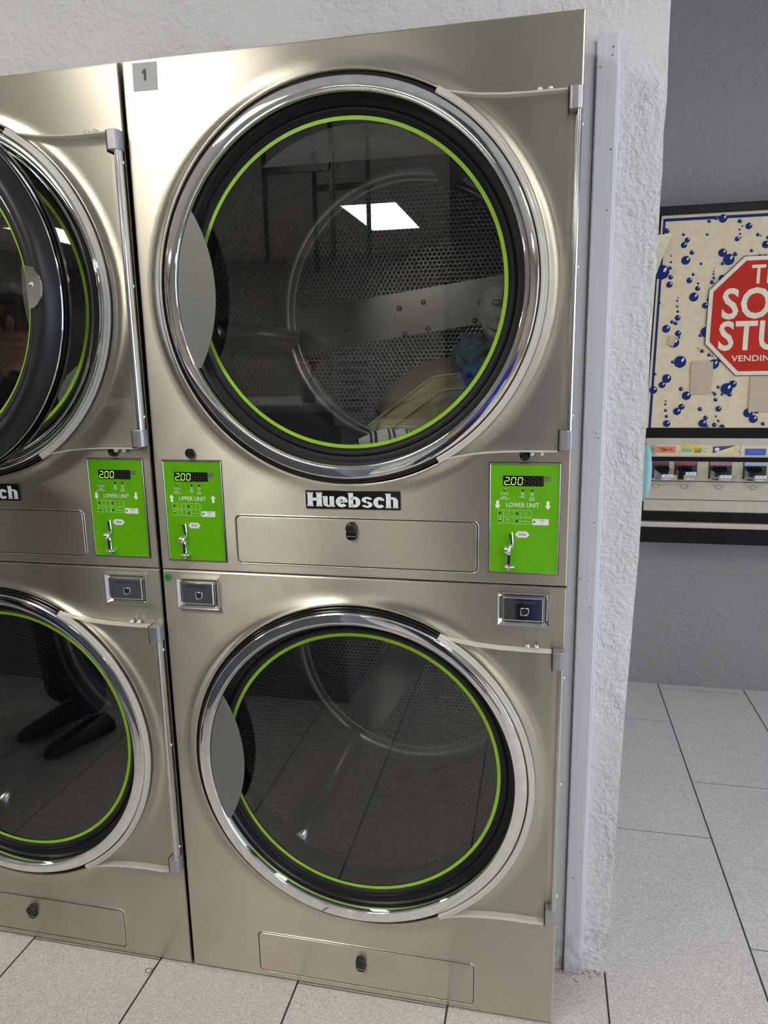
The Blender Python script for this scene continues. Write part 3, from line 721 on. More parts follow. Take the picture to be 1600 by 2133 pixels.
def make_dryer(label):
    t = thing('stacked_dryer', label, 'dryer', (0, 0, 0), 'stacked coin dryers')
    cu, cl = (CX, 1.6025), (CX, .5805)
    front_panel(0.0022, W-.0022, SEAM+.0012, H, cu, 'upper_front_panel', t)
    front_panel(0.0022, W-.0022, 0, SEAM-.0012, cl, 'lower_front_panel', t)
    m = MB()   # body box behind the fronts
    y0, y1 = .047, .95
    m.box(.004, .018, y0, y1, FZ, H-.004); m.box(W-.018, W-.004, y0, y1, FZ, H-.004); m.box(.018, W-.018, y0, y1, H-.018, H-.004); m.box(.018, W-.018, y1-.02, y1, FZ, H-.018)
    m.box(.018, W-.018, .012, y1-.02, SEAM-.006, SEAM+.006); m.box(.018, W-.018, .02, y1-.02, FZ+.0, .012)
    m.build('cabinet_body', VOID, t)
    drum(1.6025, math.radians(191), t, BACK_U); drum(.5805, math.radians(237), t, BACK_L)
    make_door(1.6025, t, 0); make_door(.5805, t, 0)
    control_panel(.0252, 1.0465, True, t); control_panel(.7222, 1.0490, False, t)
    d = drawer(.1855, .6960, 1.0460, 1.1465, (.440, 1.130), t)
    for c in list(d.children):
        flatten_sub(c, d)
    d = drawer(.1805, .6960, .0185, .1220, (.434, .0900), t)
    for c in list(d.children): flatten_sub(c, d)
    coin_box(.0370, .1360, .9350, 1.0060, t, ''); coin_box(.7385, .8420, .9375, 1.0080, t, '')
    for kx, kz in ((.0901, 1.2801), (.7873, 1.2821)):
        m = MB(); m.revolve([(0, -.0050), (.0070, -.0050), (.0085, -.0062), (.0100, -.0058), (.0106, -.0030), (.0106, 0)], (kx, kz), seg=32); k = m.build('key_lock', BLACKG, t)
        m = MB(); m.revolve([(.0028, -.0054), (.0042, -.0060), (.0055, -.0054)], (kx, kz), seg=20); m.box(kx-.0006, kx+.0006, -.0062, -.0048, kz-.0035, kz+.0035); m.build('keyhole', BLACK, k, weld=False)
    # maker badge
    m = MB(); m.prism(rrect(.3430, .5430, 1.1680, 1.2065, .001, 2), -.0030, 0); b = m.build('maker_badge', BLACKG, t, bevel=.0006)
    m = MB(); heavy_word(m, .3472, .5385, 1.1722, 1.2022, -.0034); m.build('badge_lettering', WHITE_LABEL, b, fix=False)
    return t

D1 = make_dryer('right stacked steel coin dryer with number 1 sticker, laundry in its upper drum')
def clone_dryer(x, label):
    c = copy_tree(D1); c.location.x = x; c['label'] = label; return c
D2 = clone_dryer(-.8785, 'stacked steel coin dryer left of the number 1 dryer, cropped by the frame')
D3 = clone_dryer(-1.757, 'leftmost stacked dryer, out of frame but for its open upper door with black gasket')
m = MB(); m.prism([(.0245, 1.9868), (.0755, 1.9858), (.0768, 2.0350), (.0256, 2.0360)], -.0010, 0); st = m.build('number_sticker', STICKER, D1)
m = MB(); z0, z1 = 2.0035, 2.0240; x0 = .0445
m.flat([(x0+.0043, z0), (x0+.0092, z0), (x0+.0092, z1), (x0+.0052, z1), (x0+.0035, z1-.0028), (x0+.0005, z1-.0050), (x0+.0005, z1-.0085), (x0+.0043, z1-.0068)], -.0014)
m.build('printed_number', DARKPRINT, st, fix=False, label='black printed 1')
m = MB(); m.prism([(.0146+.0082*math.cos(2*PI*i/32), 1.0030+.0082*math.sin(2*PI*i/32)) for i in range(32)], -.0008, 0); m.build('round_sticker', GREEN_DOT, D1, label='round green dot sticker')

# open upper door of the leftmost dryer: swing its door about its hinge
up_door = [c for c in D3.children if c.name.startswith('door') and abs(sum(v.co.z for v in c.data.vertices)/len(c.data.vertices)-1.6025) < .1][0]
OPEN = math.radians(177.5)
hx, hy = .868, -.040
M = Matrix.Translation((hx, hy, 0)) @ Matrix.Rotation(OPEN, 4, 'Z') @ Matrix.Translation((-hx, -hy, 0))
up_door.matrix_basis = M @ up_door.matrix_basis
# back side of the open door: thick moulded gasket ring, strike plate
c = (CX, 1.6025)
m = MB(); m.revolve([(.3275, .0290), (.3300, .0360), (.3350, .0430), (.3420, .0460), (.3500, .0450), (.3580, .0390), (.3650, .0260), (.3690, .0090), (.3692, -.0100)], c, seg=160)
m.build('door_back_gasket', RUBBER_OPEN, up_door, label='thick black moulded gasket on the open door back')
m = MB(); m.revolve([(.3085, .0195), (.3100, .0240), (.3120, .0275), (.3250, .0300), (.3262, .0290)], c, seg=160); m.build('inner_gasket', RUBBER_OPEN, up_door)
m = MB(); m.revolve([(.3258, .0290), (.3266, .0325), (.3276, .0290)], c, seg=160); m.build('gasket_band', CHROME, up_door)
m = MB(); m.revolve([(.3692, .0100), (.3700, .0085), (.3702, -.004), (.3692, -.010)], c, seg=160); m.build('door_back_rim', CHROME, up_door)
m = MB(); m.revolve([(.3030, .0192), (.3095, .0192)], c, seg=160); m.build('green_ring', GREEN_RING, up_door)
n = 20; ZS = 1.612
outer = [(CX-.3265-.030*math.sqrt(max(0, 1-(t/.040)**2)), ZS+t) for t in [.040-.080*i/n for i in range(n+1)]]
m = MB(); m.prism((([(CX-.3255, ZS-.040), (CX-.3255, ZS+.040)])+outer)[::-1], .0445, .0490)
m.build('strike_plate', CHROME, up_door, label='chrome strike plate with a screw')
m = MB(); m.sphere((CX-.336, .0500, ZS+.004), .0048, 14, 8, (1, .6, 1)); m.build('strike_screw', CHROME_D, up_door)

# ---------------------------------------------------------------- laundry
def fabric(name, rgb, scale=700, stripes=False):
    g = N(name); P = g.obj(); f = g.noise(scale, 2, P); c = g.mix(g.mapr(f, .3, .7, 0, 1), tuple(x*.8 for x in rgb[:3])+(1,), rgb)
    if stripes:
        s = g.n('ShaderNodeSeparateXYZ'); g.t.links.new(P, s.inputs[0])
        w_ = g.math('FRACT', g.math('MULTIPLY', g.math('ADD', s.outputs[0], g.math('MULTIPLY', s.outputs[1], .4)), 24.0))
        k = g.math('MAXIMUM', g.math('LESS_THAN', w_, .13), g.math('MULTIPLY', g.math('GREATER_THAN', w_, .24), g.math('LESS_THAN', w_, .40)))
        c = g.mix(k, c, (.02, .022, .03, 1))
    return g.done(g.bsdf(c, .9, 0, g.bump(f, .4, .002)))
def cloth(name, center, rad, rot, mat, label, seed, fold=.35, cat='clothing', freq=3.2):
    bm = bmesh.new(); bmesh.ops.create_icosphere(bm, subdivisions=5, radius=1)
    off = Vector((seed*3.1, seed*1.7, seed*.9)); Rm = Matrix.Rotation(rot[2], 3, 'Z') @ Matrix.Rotation(rot[1], 3, 'Y') @ Matrix.Rotation(rot[0], 3, 'X')
    for v in bm.verts:
        p = v.co.copy(); q = Vector((p.x*freq*.45, p.y*freq, p.z*freq))+off
        r = 1+fold*(1-2*abs(noise.noise(q)))*.6+.12*fold*noise.noise(q*3.3)+.10*noise.noise(p*1.1+off)
        p = Vector((p.x*rad[0], p.y*rad[1], p.z*rad[2]))*r; v.co = Rm @ p
    # keep inside the tumbler
    cz = 1.6025
    for v in bm.verts:
        w_ = v.co+Vector(center); dx, dz = w_.x-(CX+OX), w_.z-cz; R = math.hypot(dx, dz)
        if R > .392: k = .392/R; w_.x = CX+OX+dx*k; w_.z = cz+dz*k
        w_.y = min(max(w_.y, .118), .735); v.co = w_-Vector(center)
    me = bpy.data.meshes.new(name); bm.to_mesh(me); bm.free(); me.polygons.foreach_set('use_smooth', [True]*len(me.polygons)); me.materials.append(mat)
    o = bpy.data.objects.new(name, me); COL.objects.link(o); o.location = center; return tag(o, label, cat, None)
OX = 0
KHAKI = fabric('khaki_cotton', (.40, .385, .215, 1)); GREYC = fabric('grey_cotton', (.42, .44, .43, 1)); TEALC = fabric('dark_teal_cotton', (.10, .16, .19, 1))
BROWNC = fabric('brown_cotton', (.26, .21, .16, 1)); STRIPEC = fabric('striped_cotton', (.68, .68, .66, 1), 700, True)
cloth('brown_shirt', (.57, .44, 1.335), (.15, .15, .11), (0, -.45, .3), BROWNC, 'dark brown garment heaped at the back of the upper drum of dryer 1', 2, .4)
cloth('teal_shirt', (.680, .315, 1.435), (.055, .085, .080), (0, -.5, .2), TEALC, 'dark teal garment on the right of the laundry heap in dryer 1', 5, .45)
cloth('grey_shirt', (.715, .315, 1.560), (.040, .070, .065), (0, -.15, .1), GREYC, 'grey garment with a small oval tag, topmost of the laundry in dryer 1', 9, .2)
cloth('striped_cloth', (.487, .140, 1.288), (.060, .022, .026), (0, -.15, .2), STRIPEC, 'white cloth with black stripes at the bottom of dryer 1 upper drum', 4, .4, 'cloth', 4)
# khaki trouser leg: a flattened folded tube with two stitched hems
t_ = thing('khaki_trousers', 'folded olive khaki trousers pressed against the upper glass of dryer 1', 'clothing', (.590, .165, 1.350))
def trouser(y_off, w0, w1, wav, name, mat, rx):
    m = MB(); nu, nv = 36, 20; vs = []
    for i in range(nu+1):
        s = i/nu; cxp = -.125+.215*s; czp = -.072+.128*s-.05*max(0, s-.72)**1.2*3
        wd = w0+(w1-w0)*s
        for j in range(nv):
            a = 2*PI*j/nv; px_ = math.cos(a)*wd; pz_ = math.sin(a)
            nx, nz = -.52, .854
            y = y_off+pz_*(.018+.010*math.sin(5*s+wav))+.006*math.sin(9*s+2*math.cos(a)+wav)
            vs.append((cxp-nx*px_*-1, y+(1-math.cos(a))*.006, czp+nz*px_))
    fs = [(i*nv+j, i*nv+(j+1) % nv, (i+1)*nv+(j+1) % nv, (i+1)*nv+j) for i in range(nu) for j in range(nv)]+[tuple(range(nv)), tuple(nu*nv+j for j in range(nv-1, -1, -1))]
    m.add(vs, fs, True); return m.build(name, mat, t_)
trouser(0, .055, .075, 0, 'trouser_leg', KHAKI, 0)
HEM = fabric('khaki_hem', (.40, .39, .23, 1))
for k, (dy, dn) in enumerate(((-.024, .052), (-.026, .018))):
    m = MB(); m.tube([(-.120+.205*s-.52*(dn+.018*s)*1, dy+.004*math.sin(9*s), -.070+.126*s+.854*(dn+.018*s)-.05*max(0, s-.72)**1.2*3) for s in [i/30 for i in range(31)]], .0028, 6); m.build('hem', HEM, t_)
OX = -.8785
cloth('grey_towel', (OX+.615, .150, 1.405), (.034, .028, .060), (0, .5, .2), GREYC, 'pale grey cloth in the upper drum of the dryer left of number 1', 11, .4, 'cloth')
# oval tag on the grey shirt
m = MB(); m.tube([(.716+.012*math.cos(t), .238, 1.585+.005*math.sin(t)) for t in [2*PI*i/20 for i in range(20)]], .0011, 5, True)
gs = [o for o in bpy.data.objects if o.name == 'grey_shirt'][0]
o = m.build('oval_tag', DARKPRINT, gs); o.matrix_parent_inverse = Matrix.Translation(-Vector(gs.location))

# ---------------------------------------------------------------- vending machine
CREAM = plain('cream_sign', s2l(226, 206, 166), .5, Specular_IOR_Level=.25); CREAM2 = plain('cream_metal', s2l(200, 190, 165), .4, .25)
NAVY = plain('navy_print', s2l(14, 40, 104), .55, Specular_IOR_Level=.2); HIL = plain('bubble_glint', s2l(225, 225, 215), .4); RED = plain('red_print', s2l(192, 44, 24), .55, Specular_IOR_Level=.2)
CREAMT = plain('cream_print', s2l(235, 222, 190), .4); BLKM = plain('black_frame_metal', (.005, .005, .006, 1), .4, Specular_IOR_Level=.22)
TAPE = plain('old_tape', s2l(198, 175, 145), .5)
VY = 1.75
V = thing('vending_machine', 'black and cream wall-mounted soap vending machine with red octagon sign', 'vending machine', (1.6, 1.85, .70))
def vb(m, name, mat, **kw):
    o = m.build(name, mat, V, **kw); o.matrix_parent_inverse = Matrix.Translation((-1.6, -1.85, -.70)); return o
VX0, VX1 = 1.232, 2.12
m = MB(); m.box(VX0, VX1, VY+.015, 1.9, .702, 2.0335); m.box(VX0, VX1, VY-.012, VY+.015, 2.0010, 2.0335); m.box(VX0, VX1, VY-.004, VY+.02, 1.1395, 1.181)
m.box(VX0-.003, VX1, VY-.006, VY+.02, .7935, .8345); m.box(VX0-.008, VX1, VY-.018, VY+.02, .702, .7705); m.box(VX0+.015, VX1, VY-.002, VY+.02, 1.0430, 1.0625)
vb(m, 'casing', BLKM, bevel=.002)
m = MB(); m.prism([(1.2330, 1.181), (VX1-.01, 1.181), (VX1-.01, 2.001), (1.2500, 2.001)], VY, VY+.012); sign = vb(m, 'sign_panel', CREAM)
I = Matrix.Translation((-1.6, -1.85, -.70))
def sb(m, name, mat, par, **kw): return m.build(name, mat, par, fix=False, weld=False, **kw)
m = MB(); m.flat([(1.2415, 1.181), (1.2515, 1.181), (1.2650, 1.984), (1.2560, 1.984)], VY-.0006); m.flat([(1.2555, 1.979), (VX1-.03, 1.979), (VX1-.03, 1.990), (1.2555, 1.990)], VY-.0007); m.flat([(VX1-.04, 1.181), (VX1-.03, 1.181), (VX1-.03, 1.98), (VX1-.04, 1.98)], VY-.0006); sb(m, 'sign_border', NAVY, sign)
BUB = [(1.271, 1.945, 0.0098), (1.333, 1.928, 0.0059), (1.348, 1.907, 0.0098), (1.337, 1.889, 0.0116), (1.368, 1.86, 0.0088), (1.347, 1.832, 0.0166), (1.292, 1.851, 0.0032), (1.293, 1.828, 0.0046), (1.261, 1.791, 0.0278), (1.291, 1.806, 0.0071), (1.295, 1.771, 0.0089), (1.292, 1.743, 0.0118), (1.404, 1.817, 0.0053), (1.378, 1.778, 0.006), (1.365, 1.756, 0.0107), (1.398, 1.744, 0.0046), (1.397, 1.725, 0.0096), (1.385, 1.693, 0.0172), (1.327, 1.692, 0.0029), (1.325, 1.681, 0.0043), (1.326, 1.659, 0.0047), (1.329, 1.64, 0.0054), (1.33, 1.615, 0.0109), (1.31, 1.6, 0.0073), (1.324, 1.594, 0.0073), (1.289, 1.574, 0.0154), (1.335, 1.555, 0.0117), (1.322, 1.52, 0.0195), (1.341, 1.539, 0.0048), (1.349, 1.444, 0.0234), (1.321, 1.444, 0.0063), (1.423, 1.972, 0.0062), (1.419, 1.924, 0.0052), (1.472, 1.979, 0.0154), (1.447, 1.982, 0.0069), (1.533, 1.966, 0.0075), (1.543, 1.948, 0.0031), (1.566, 1.947, 0.0119), (1.534, 1.936, 0.0038), (1.537, 1.92, 0.0041), (1.528, 1.902, 0.0086), (1.54, 1.906, 0.0028), (1.479, 1.854, 0.0153), (1.503, 1.828, 0.0209), (1.525, 1.847, 0.008), (1.482, 1.814, 0.0063), (1.454, 1.796, 0.0018), (1.452, 1.786, 0.0028), (1.452, 1.776, 0.0039), (1.454, 1.762, 0.0053), (1.449, 1.746, 0.0078), (1.483, 1.76, 0.012), (1.6, 1.914, 0.0062), (1.611, 1.909, 0.0027), (1.631, 1.877, 0.0137), (1.582, 1.857, 0.0062), (1.636, 1.902, 0.0062), (1.612, 1.832, 0.0104), (1.632, 1.837, 0.0048), (1.438, 1.681, 0.0057), (1.429, 1.659, 0.0115), (1.438, 1.558, 0.02), (1.418, 1.545, 0.0062), (1.414, 1.495, 0.0029), (1.429, 1.485, 0.0073), (1.456, 1.469, 0.0066), (1.468, 1.465, 0.0029), (1.476, 1.433, 0.0191), (1.494, 1.448, 0.0088), (1.257, 1.397, 0.0053), (1.302, 1.379, 0.0173), (1.286, 1.354, 0.0132), (1.259, 1.676, 0.0047), (1.255, 1.657, 0.0029), (1.253, 1.334, 0.0151), (1.359, 1.337, 0.0082), (1.381, 1.31, 0.017), (1.365, 1.266, 0.012), (1.349, 1.247, 0.0148), (1.303, 1.289, 0.0034), (1.303, 1.276, 0.0048), (1.305, 1.251, 0.0059), (1.31, 1.227, 0.0066), (1.312, 1.198, 0.0139), (1.436, 1.256, 0.0082), (1.459, 1.221, 0.0089), (1.449, 1.199, 0.0155), (1.464, 1.187, 0.0093), (1.498, 1.343, 0.0061), (1.53, 1.336, 0.0222), (1.551, 1.354, 0.0147), (1.542, 1.314, 0.0091), (1.514, 1.314, 0.0051), (1.481, 1.322, 0.0037), (1.488, 1.315, 0.0064), (1.492, 1.293, 0.0075), (1.505, 1.257, 0.0112), (1.498, 1.227, 0.0041), (1.508, 1.209, 0.0051), (1.494, 1.193, 0.0089), (1.523, 1.184, 0.0103), (1.616, 1.24, 0.0176), (1.637, 1.216, 0.0159), (1.646, 1.247, 0.0094), (1.674, 1.197, 0.0071)]
OC = [(1.4402, 1.7162), (1.4380, 1.5129), (1.5581, 1.3886), (1.765, 1.3886), (1.885, 1.5129), (1.885, 1.7162), (1.765, 1.836), (1.5595, 1.836)]
rb = random.Random(3)
for i in range(34):
    x, z_ = rb.uniform(1.9, 2.06), rb.uniform(1.2, 1.97); BUB.append((x, z_, rb.uniform(.003, .016)))
for i in range(22):
    x, z_ = rb.uniform(1.70, 1.89), rb.choice((rb.uniform(1.2, 1.37), rb.uniform(1.86, 1.96))); BUB.append((x, z_, rb.uniform(.003, .014)))
def clipz(z_): return max(1.183, min(1.999, z_))
m = MB(); mh = MB()
for i, (x, z_, r) in enumerate(BUB):
    yy = VY-.0008-.00002*i; k = 20
    m.flat([(max(1.2345, x+r*math.cos(2*PI*j/k)), clipz(z_+r*math.sin(2*PI*j/k))) for j in range(k)], yy)
    gx, gz, gr = x+r*.40, z_+r*.32, r*.34
    if 1.186 < gz-gr and gz+gr < 1.997:
        mh.flat([(gx+gr*.62*math.cos(t)+gr*.35*math.sin(t), gz+gr*math.sin(t)) for t in [2*PI*j/10 for j in range(10)]], VY-.0045)
sb(m, 'bubble_print', NAVY, sign); sb(mh, 'bubble_glints', HIL, sign)
def inset(p, k, c=(1.6615, 1.6123)): return [(c[0]+(x-c[0])*k, c[1]+(z_-c[1])*k) for x, z_ in p]
m = MB(); m.prism(inset(OC, 1.012), VY-.0052, VY-.0045); sb(m, 'octagon_outline', DARKPRINT, sign)
m = MB(); m.prism(OC, VY-.0058, VY-.0046); sb(m, 'octagon_border', CREAMT, sign)
m = MB(); m.prism(inset(OC, .932), VY-.0064, VY-.005); sb(m, 'red_octagon', RED, sign)
m = MB(); y = VY-.0068
put_text(m, 'THE', 1.587, 1.742, 1.7345, 1.8040, y, .018)
put_text(m, 'SOAP', 1.4895, 1.842, 1.6030, 1.7215, y, .022); put_text(m, 'STUFF', 1.4850, 1.845, 1.4835, 1.5975, y, .022)
put_text(m, 'VENDING CO.', 1.5375, 1.785, 1.4420, 1.4655, y, .012); sb(m, 'sign_lettering', CREAMT, sign)
for a, b_, c_, d_ in ((1.3930, 1.4710, 1.3165, 1.4430), (1.6150, 1.70, 1.2450, 1.3790)):
    m = MB(); m.prism([(a, c_), (b_, c_-.001), (b_+.002, d_), (a-.002, d_+.002)], VY-.0056, VY-.0048); sb(m, 'tape_patch', TAPE, sign)
m = MB(); m.prism([(1.296, 1.513), (1.318, 1.504), (1.330, 1.535), (1.306, 1.550)], VY-.0056, VY-.0050); sb(m, 'tape_patch', TAPE, sign)
# coin header
m = MB(); m.prism(rrect(1.2345, VX1-.01, 1.0625, 1.1395, .004, 2), VY-.010, VY+.01); hd = vb(m, 'coin_header', CREAM2, bevel=.002)
m = MB(); m.prism(rrect(1.2735, 1.5935, 1.0680, 1.1120, .003, 2), VY-.0125, VY-.009); m.prism(rrect(1.5985, 1.93, 1.0680, 1.1120, .003, 2), VY-.0125, VY-.009); sb(m, 'label_plate', CREAM, hd)
ORANGE = plain('orange_label', s2l(235, 135, 95), .4); YEL = plain('yellow_label', s2l(240, 200, 60), .4); TEAL = plain('teal_label', s2l(110, 185, 170), .4); GRN = plain('leaf_green_label', s2l(100, 160, 60), .4); BLUE = plain('blue_label', s2l(60, 95, 185), .4); PALEY = plain('pale_yellow_label', s2l(235, 225, 140), .4); DBLUE = plain('navy_label', s2l(62, 74, 120), .4)
y0, y1 = VY-.0140, VY-.0120
m = MB(); m.prism([(1.2775, 1.0800), (1.3500, 1.0795), (1.3520, 1.1060), (1.2785, 1.1065)], y0, y1); l1 = vb(m, 'product_label', ORANGE)
m = MB(); put_text(m, 'Tide', 1.2920, 1.3160, 1.0870, 1.1010, y0-.0005, .03); put_text(m, 'ULTRA', 1.3200, 1.3400, 1.0890, 1.0975, y0-.0005, .01); sb(m, 'label_print', DARKPRINT, l1)
m = MB(); m.prism([(1.3765, 1.0850), (1.4480, 1.0800), (1.4515, 1.1060), (1.3760, 1.1115)], y0, y1); l2 = vb(m, 'product_label', YEL)
m = MB(); m.prism([(1.3775, 1.0850), (1.4130, 1.0830), (1.4120, 1.0970), (1.3765, 1.0985)], y0-.0004, y0); sb(m, 'label_band', TEAL, l2)
m = MB(); m.prism([(1.4180, 1.0825), (1.4475, 1.0805), (1.4510, 1.1010), (1.4300, 1.0930)], y0-.0004, y0); sb(m, 'label_leaf', GRN, l2)
m = MB(); put_text(m, 'Gain', 1.4190, 1.4440, 1.0900, 1.1030, y0-.0009, .03); sb(m, 'label_print', ORANGE, l2)
m = MB(); m.prism([(1.4925, 1.0790), (1.5700, 1.0830), (1.5735, 1.1115), (1.4930, 1.1060)], y0, y1); l3 = vb(m, 'product_label', DBLUE)
m = MB(); m.prism([(1.4935, 1.0790), (1.5700, 1.0830), (1.5725, 1.1090)], y0-.0004, y0); sb(m, 'label_band', PALEY, l3)
m = MB(); m.prism(rrect(1.5000, 1.5170, 1.0880, 1.1020, .005, 3), y0-.0005, y0); sb(m, 'label_emblem', HIL, l3)
m = MB(); m.prism([(1.6137, 1.0722), (1.6900, 1.0725), (1.6915, 1.0990), (1.6140, 1.0985)], y0, y1); l4 = vb(m, 'product_label', BLUE)
m = MB(); put_text(m, 'Downy', 1.6290, 1.6790, 1.0790, 1.0930, y0-.0005, .02); sb(m, 'label_print', plain('light_blue_print', s2l(110, 140, 215), .4), l4)
m = MB()
for r in ((.0135, .0160), (.0070, .0095)): m.revolve([(r[0], VY-.014), ((r[0]+r[1])/2, VY-.017), (r[1], VY-.014)], (1.2575, 1.0910), seg=28)
m.disc((1.2575, 1.0910), .0045, VY-.0145, 16); vb(m, 'header_lock', CHROME_D, weld=False)
for x in (1.4625, 1.5935): m = MB(); m.revolve([(0, VY-.0155), (.0045, VY-.0150), (.006, VY-.0125)], (x, 1.0905), seg=14); vb(m, 'header_screw', CHROME_D)
# product chutes
m = MB(); m.box(1.2395, VX1-.01, VY-.002, VY+.012, .8345, 1.0430); vb(m, 'dispenser_front', CREAM2, bevel=.001)
tops = [s2l(110, 60, 70), s2l(175, 60, 75), s2l(175, 120, 120), s2l(180, 190, 205), s2l(90, 120, 160), s2l(150, 80, 60)]
xs = [1.2650, 1.3520, 1.4840, 1.6135, 1.745, 1.876]
for i, x in enumerate(xs):
    w_ = .088 if i else .066
    m = MB(); m.box(x, x+w_, VY-.004, VY-.0015, .9735, 1.0420); sl = vb(m, 'coin_slide', plain('slide_back_%d' % i, (.06, .06, .065, 1), .4, .5))
    m = MB(); m.box(x+.004, x+w_, VY-.0055, VY-.004, 1.0285, 1.0420); o = sb(m, 'pack_art', plain('pack_art_%d' % i, tops[i], .5), sl)
    m = MB()
    for k in range(5): xx = x+.018+k*.0105; m.box(xx, xx+.0028, VY-.030, VY-.004, 1.004, 1.024)
    m.box(x+.012, x+.070, VY-.031, VY-.026, 1.0105, 1.0135); sb(m, 'slide_fingers', BLKM, sl)
    m = MB(); x2 = x+.028
    m.add([(x+.006, VY-.004, .975), (x+.006, VY-.004, 1.012), (x2+.004, VY-.055, .972), (x2+.004, VY-.055, .995)], [(0, 1, 3, 2)]); m.box(x2, x2+.062, VY-.062, VY-.050, .9745, .9960)
    m.box(x+.010, x2+.058, VY-.055, VY-.004, .972, .9755); sb(m, 'slide_body', CHROME_D, sl)
    m = MB(); m.box(x2+.006, x2+.046, VY-.0635, VY-.062, .9855 if i != 1 else .996, .9975 if i != 1 else 1.0085); m.box(x2+.010, x2+.04, VY-.0635, VY-.060, .9775, .980); sb(m, 'price_label', WHITE_LABEL, sl)
    m = MB(); zb = .9878 if i != 1 else .9983; put_text(m, '$1.25', x2+.014, x2+.038, zb, zb+.0068, VY-.0642, .0); sb(m, 'price_print', DARKPRINT, sl)
m = MB()
for ax in (1.2845, 1.3950, 1.5262, 1.6570, 1.788, 1.919):
    p = [(ax-.0165, .9405), (ax, .9495), (ax+.0165, .9405), (ax+.0105, .9405), (ax+.0105, .9315), (ax-.0105, .9315), (ax-.0105, .9405)]
    m.tube([(x, VY-.0025, z_) for x, z_ in p], .0007, 4, True)
m.box(1.2560, VX1-.02, VY-.0032, VY-.0018, .9595, .9625); m.box(1.2445, VX1-.02, VY-.0032, VY-.0018, .8825, .8850); m.box(1.2445, 1.2470, VY-.0032, VY-.0018, .8825, .9300)
vb(m, 'arrow_print', DARKPRINT, weld=False)
m = MB(); m.box(1.2260, VX1, VY-.030, VY+.01, .7705, .7915); vb(m, 'tray_lip', CREAM2, bevel=.003)

# loose paper flap and plastic bag at the wall corner
m = MB(); n = 12; vs = []
for i in range(n+1):
    s = i/n; zz = 1.9300-s*.1500; xr = 1.2915-.0540*s**.8; 
    vs += [(1.222, VY-.014, zz), (xr, VY-.014-.02*math.sin(s*PI)*.5-.006, zz+.0003)]
m.add(vs+[(x, y+.0012, z_) for x, y, z_ in vs], [(i*2, i*2+1, i*2+3, i*2+2) for i in range(n)]+[(2*(n+1)+i*2, 2*(n+1)+i*2+2, 2*(n+1)+i*2+3, 2*(n+1)+i*2+1) for i in range(n)]+[(i*2+1, 2*(n+1)+i*2+1, 2*(n+1)+i*2+3, i*2+3) for i in range(n)])
tag(m.build('paper_note', plain('pale_yellow_paper', s2l(240, 232, 185), .7), label=None), 'pale yellow paper flap hanging at the left edge of the soap sign', 'paper')
m = MB(); BY = 1.62
prof = [(1.130, .0), (1.1290, .018), (1.1000, .028), (1.0500, .034), (1.0200, .036), (.9800, .034), (.9400, .030), (.9200, .024), (.9080, .010), (.9040, -.01)]
rings = []
for zz, xx in prof:
    rings.append([(1.2120+xx*k_, BY-dy, zz-.006*(1-k_)) for k_, dy in ((-.6, .0), (-.2, .022), (.45, .030), (.62, .024), (1.0, .0), (.6, -.02), (-.3, -.025))])
k = 7; m.add([p for R in rings for p in R], [(i*k+j, i*k+(j+1) % k, (i+1)*k+(j+1) % k, (i+1)*k+j) for i in range(len(rings)-1) for j in range(k)]+[tuple(range(k)), tuple((len(rings)-1)*k+j for j in range(k-1, -1, -1))])
g = N('two_tone_plastic'); sx = g.n('ShaderNodeSeparateXYZ'); g.t.links.new(g.pos(), sx.inputs[0])
BAG = g.done(g.bsdf(g.mix(g.math('GREATER_THAN', sx.outputs[0], 1.2345), s2l(150, 195, 185), s2l(175, 212, 235)), .4))
bag = m.build('detergent_pouch', BAG, bevel=.002); tag(bag, 'pale blue and teal plastic pouch peeking out from behind the wall corner', 'pouch')
m = MB(); m.box(1.0, 1.222, BY-.006, BY+.006, 1.10, 1.112); m.build('pouch_hook', SATIN, bag)

# ---------------------------------------------------------------- what the doors mirror: pony wall, sign, flowers, washers, people
PONY = plain('pony_wall_paint', (.22, .225, .245, 1), .5)
ct = thing('service_counter', 'long grey counter with solid panelled front, opposite the dryers', 'counter', (-2.9, -1.8, FZ))
m = MB(); m.box(-3.0, 2.912, -.35, .38, 0, 1.275); m.build('counter_base', PONY, ct)
m = MB(); m.box(-3.0, 2.93, -.37, .40, 1.275, 1.305); m.build('counter_top', plain('counter_grey', (.5, .5, .5, 1), .3), ct, bevel=.003)
m = MB(); m.box(-.005, .165, -1.395, -1.393, 1.215, 1.49)
sg = thing('paper_sign', 'white paper sign standing on the end of the counter opposite dryer 1', 'sign', (.08, -1.40, 1.215))
o = m.build('sheet', WHITE_LABEL, sg); o.matrix_parent_inverse = Matrix.Translation((-.08, 1.40, -1.215))
m = MB()
for i, (s_, hh) in enumerate((('Please/Por Favor', .013), ('DO NOT PUT:', .012), ('Comforters', .015), ('Cobijas', .015), ('Cobertores', .015), ('Frazadas', .015))):
    asp = text_geo(s_, .01)[2]; w_ = min(hh*asp, .15); zt = 1.470-i*.036
    pts, fs, _ = text_geo(s_, .01)
    m.add([(.08+w_/2-a*w_, -1.3915, zt-hh+b*hh) for a, b in pts], [f for f in fs])
o = m.build('sheet_print', DARKPRINT, sg, fix=False); o.matrix_parent_inverse = Matrix.Translation((-.08, 1.40, -1.215))
fl = thing('flower_bunch', 'bunch of red artificial flowers on the counter opposite dryer 1', 'flowers', (-.16, -1.55, 1.30)); m = MB()
REDF = plain('red_petals', s2l(190, 25, 40), .6); LEAF = plain('leaf_green', s2l(50, 80, 40), .6)
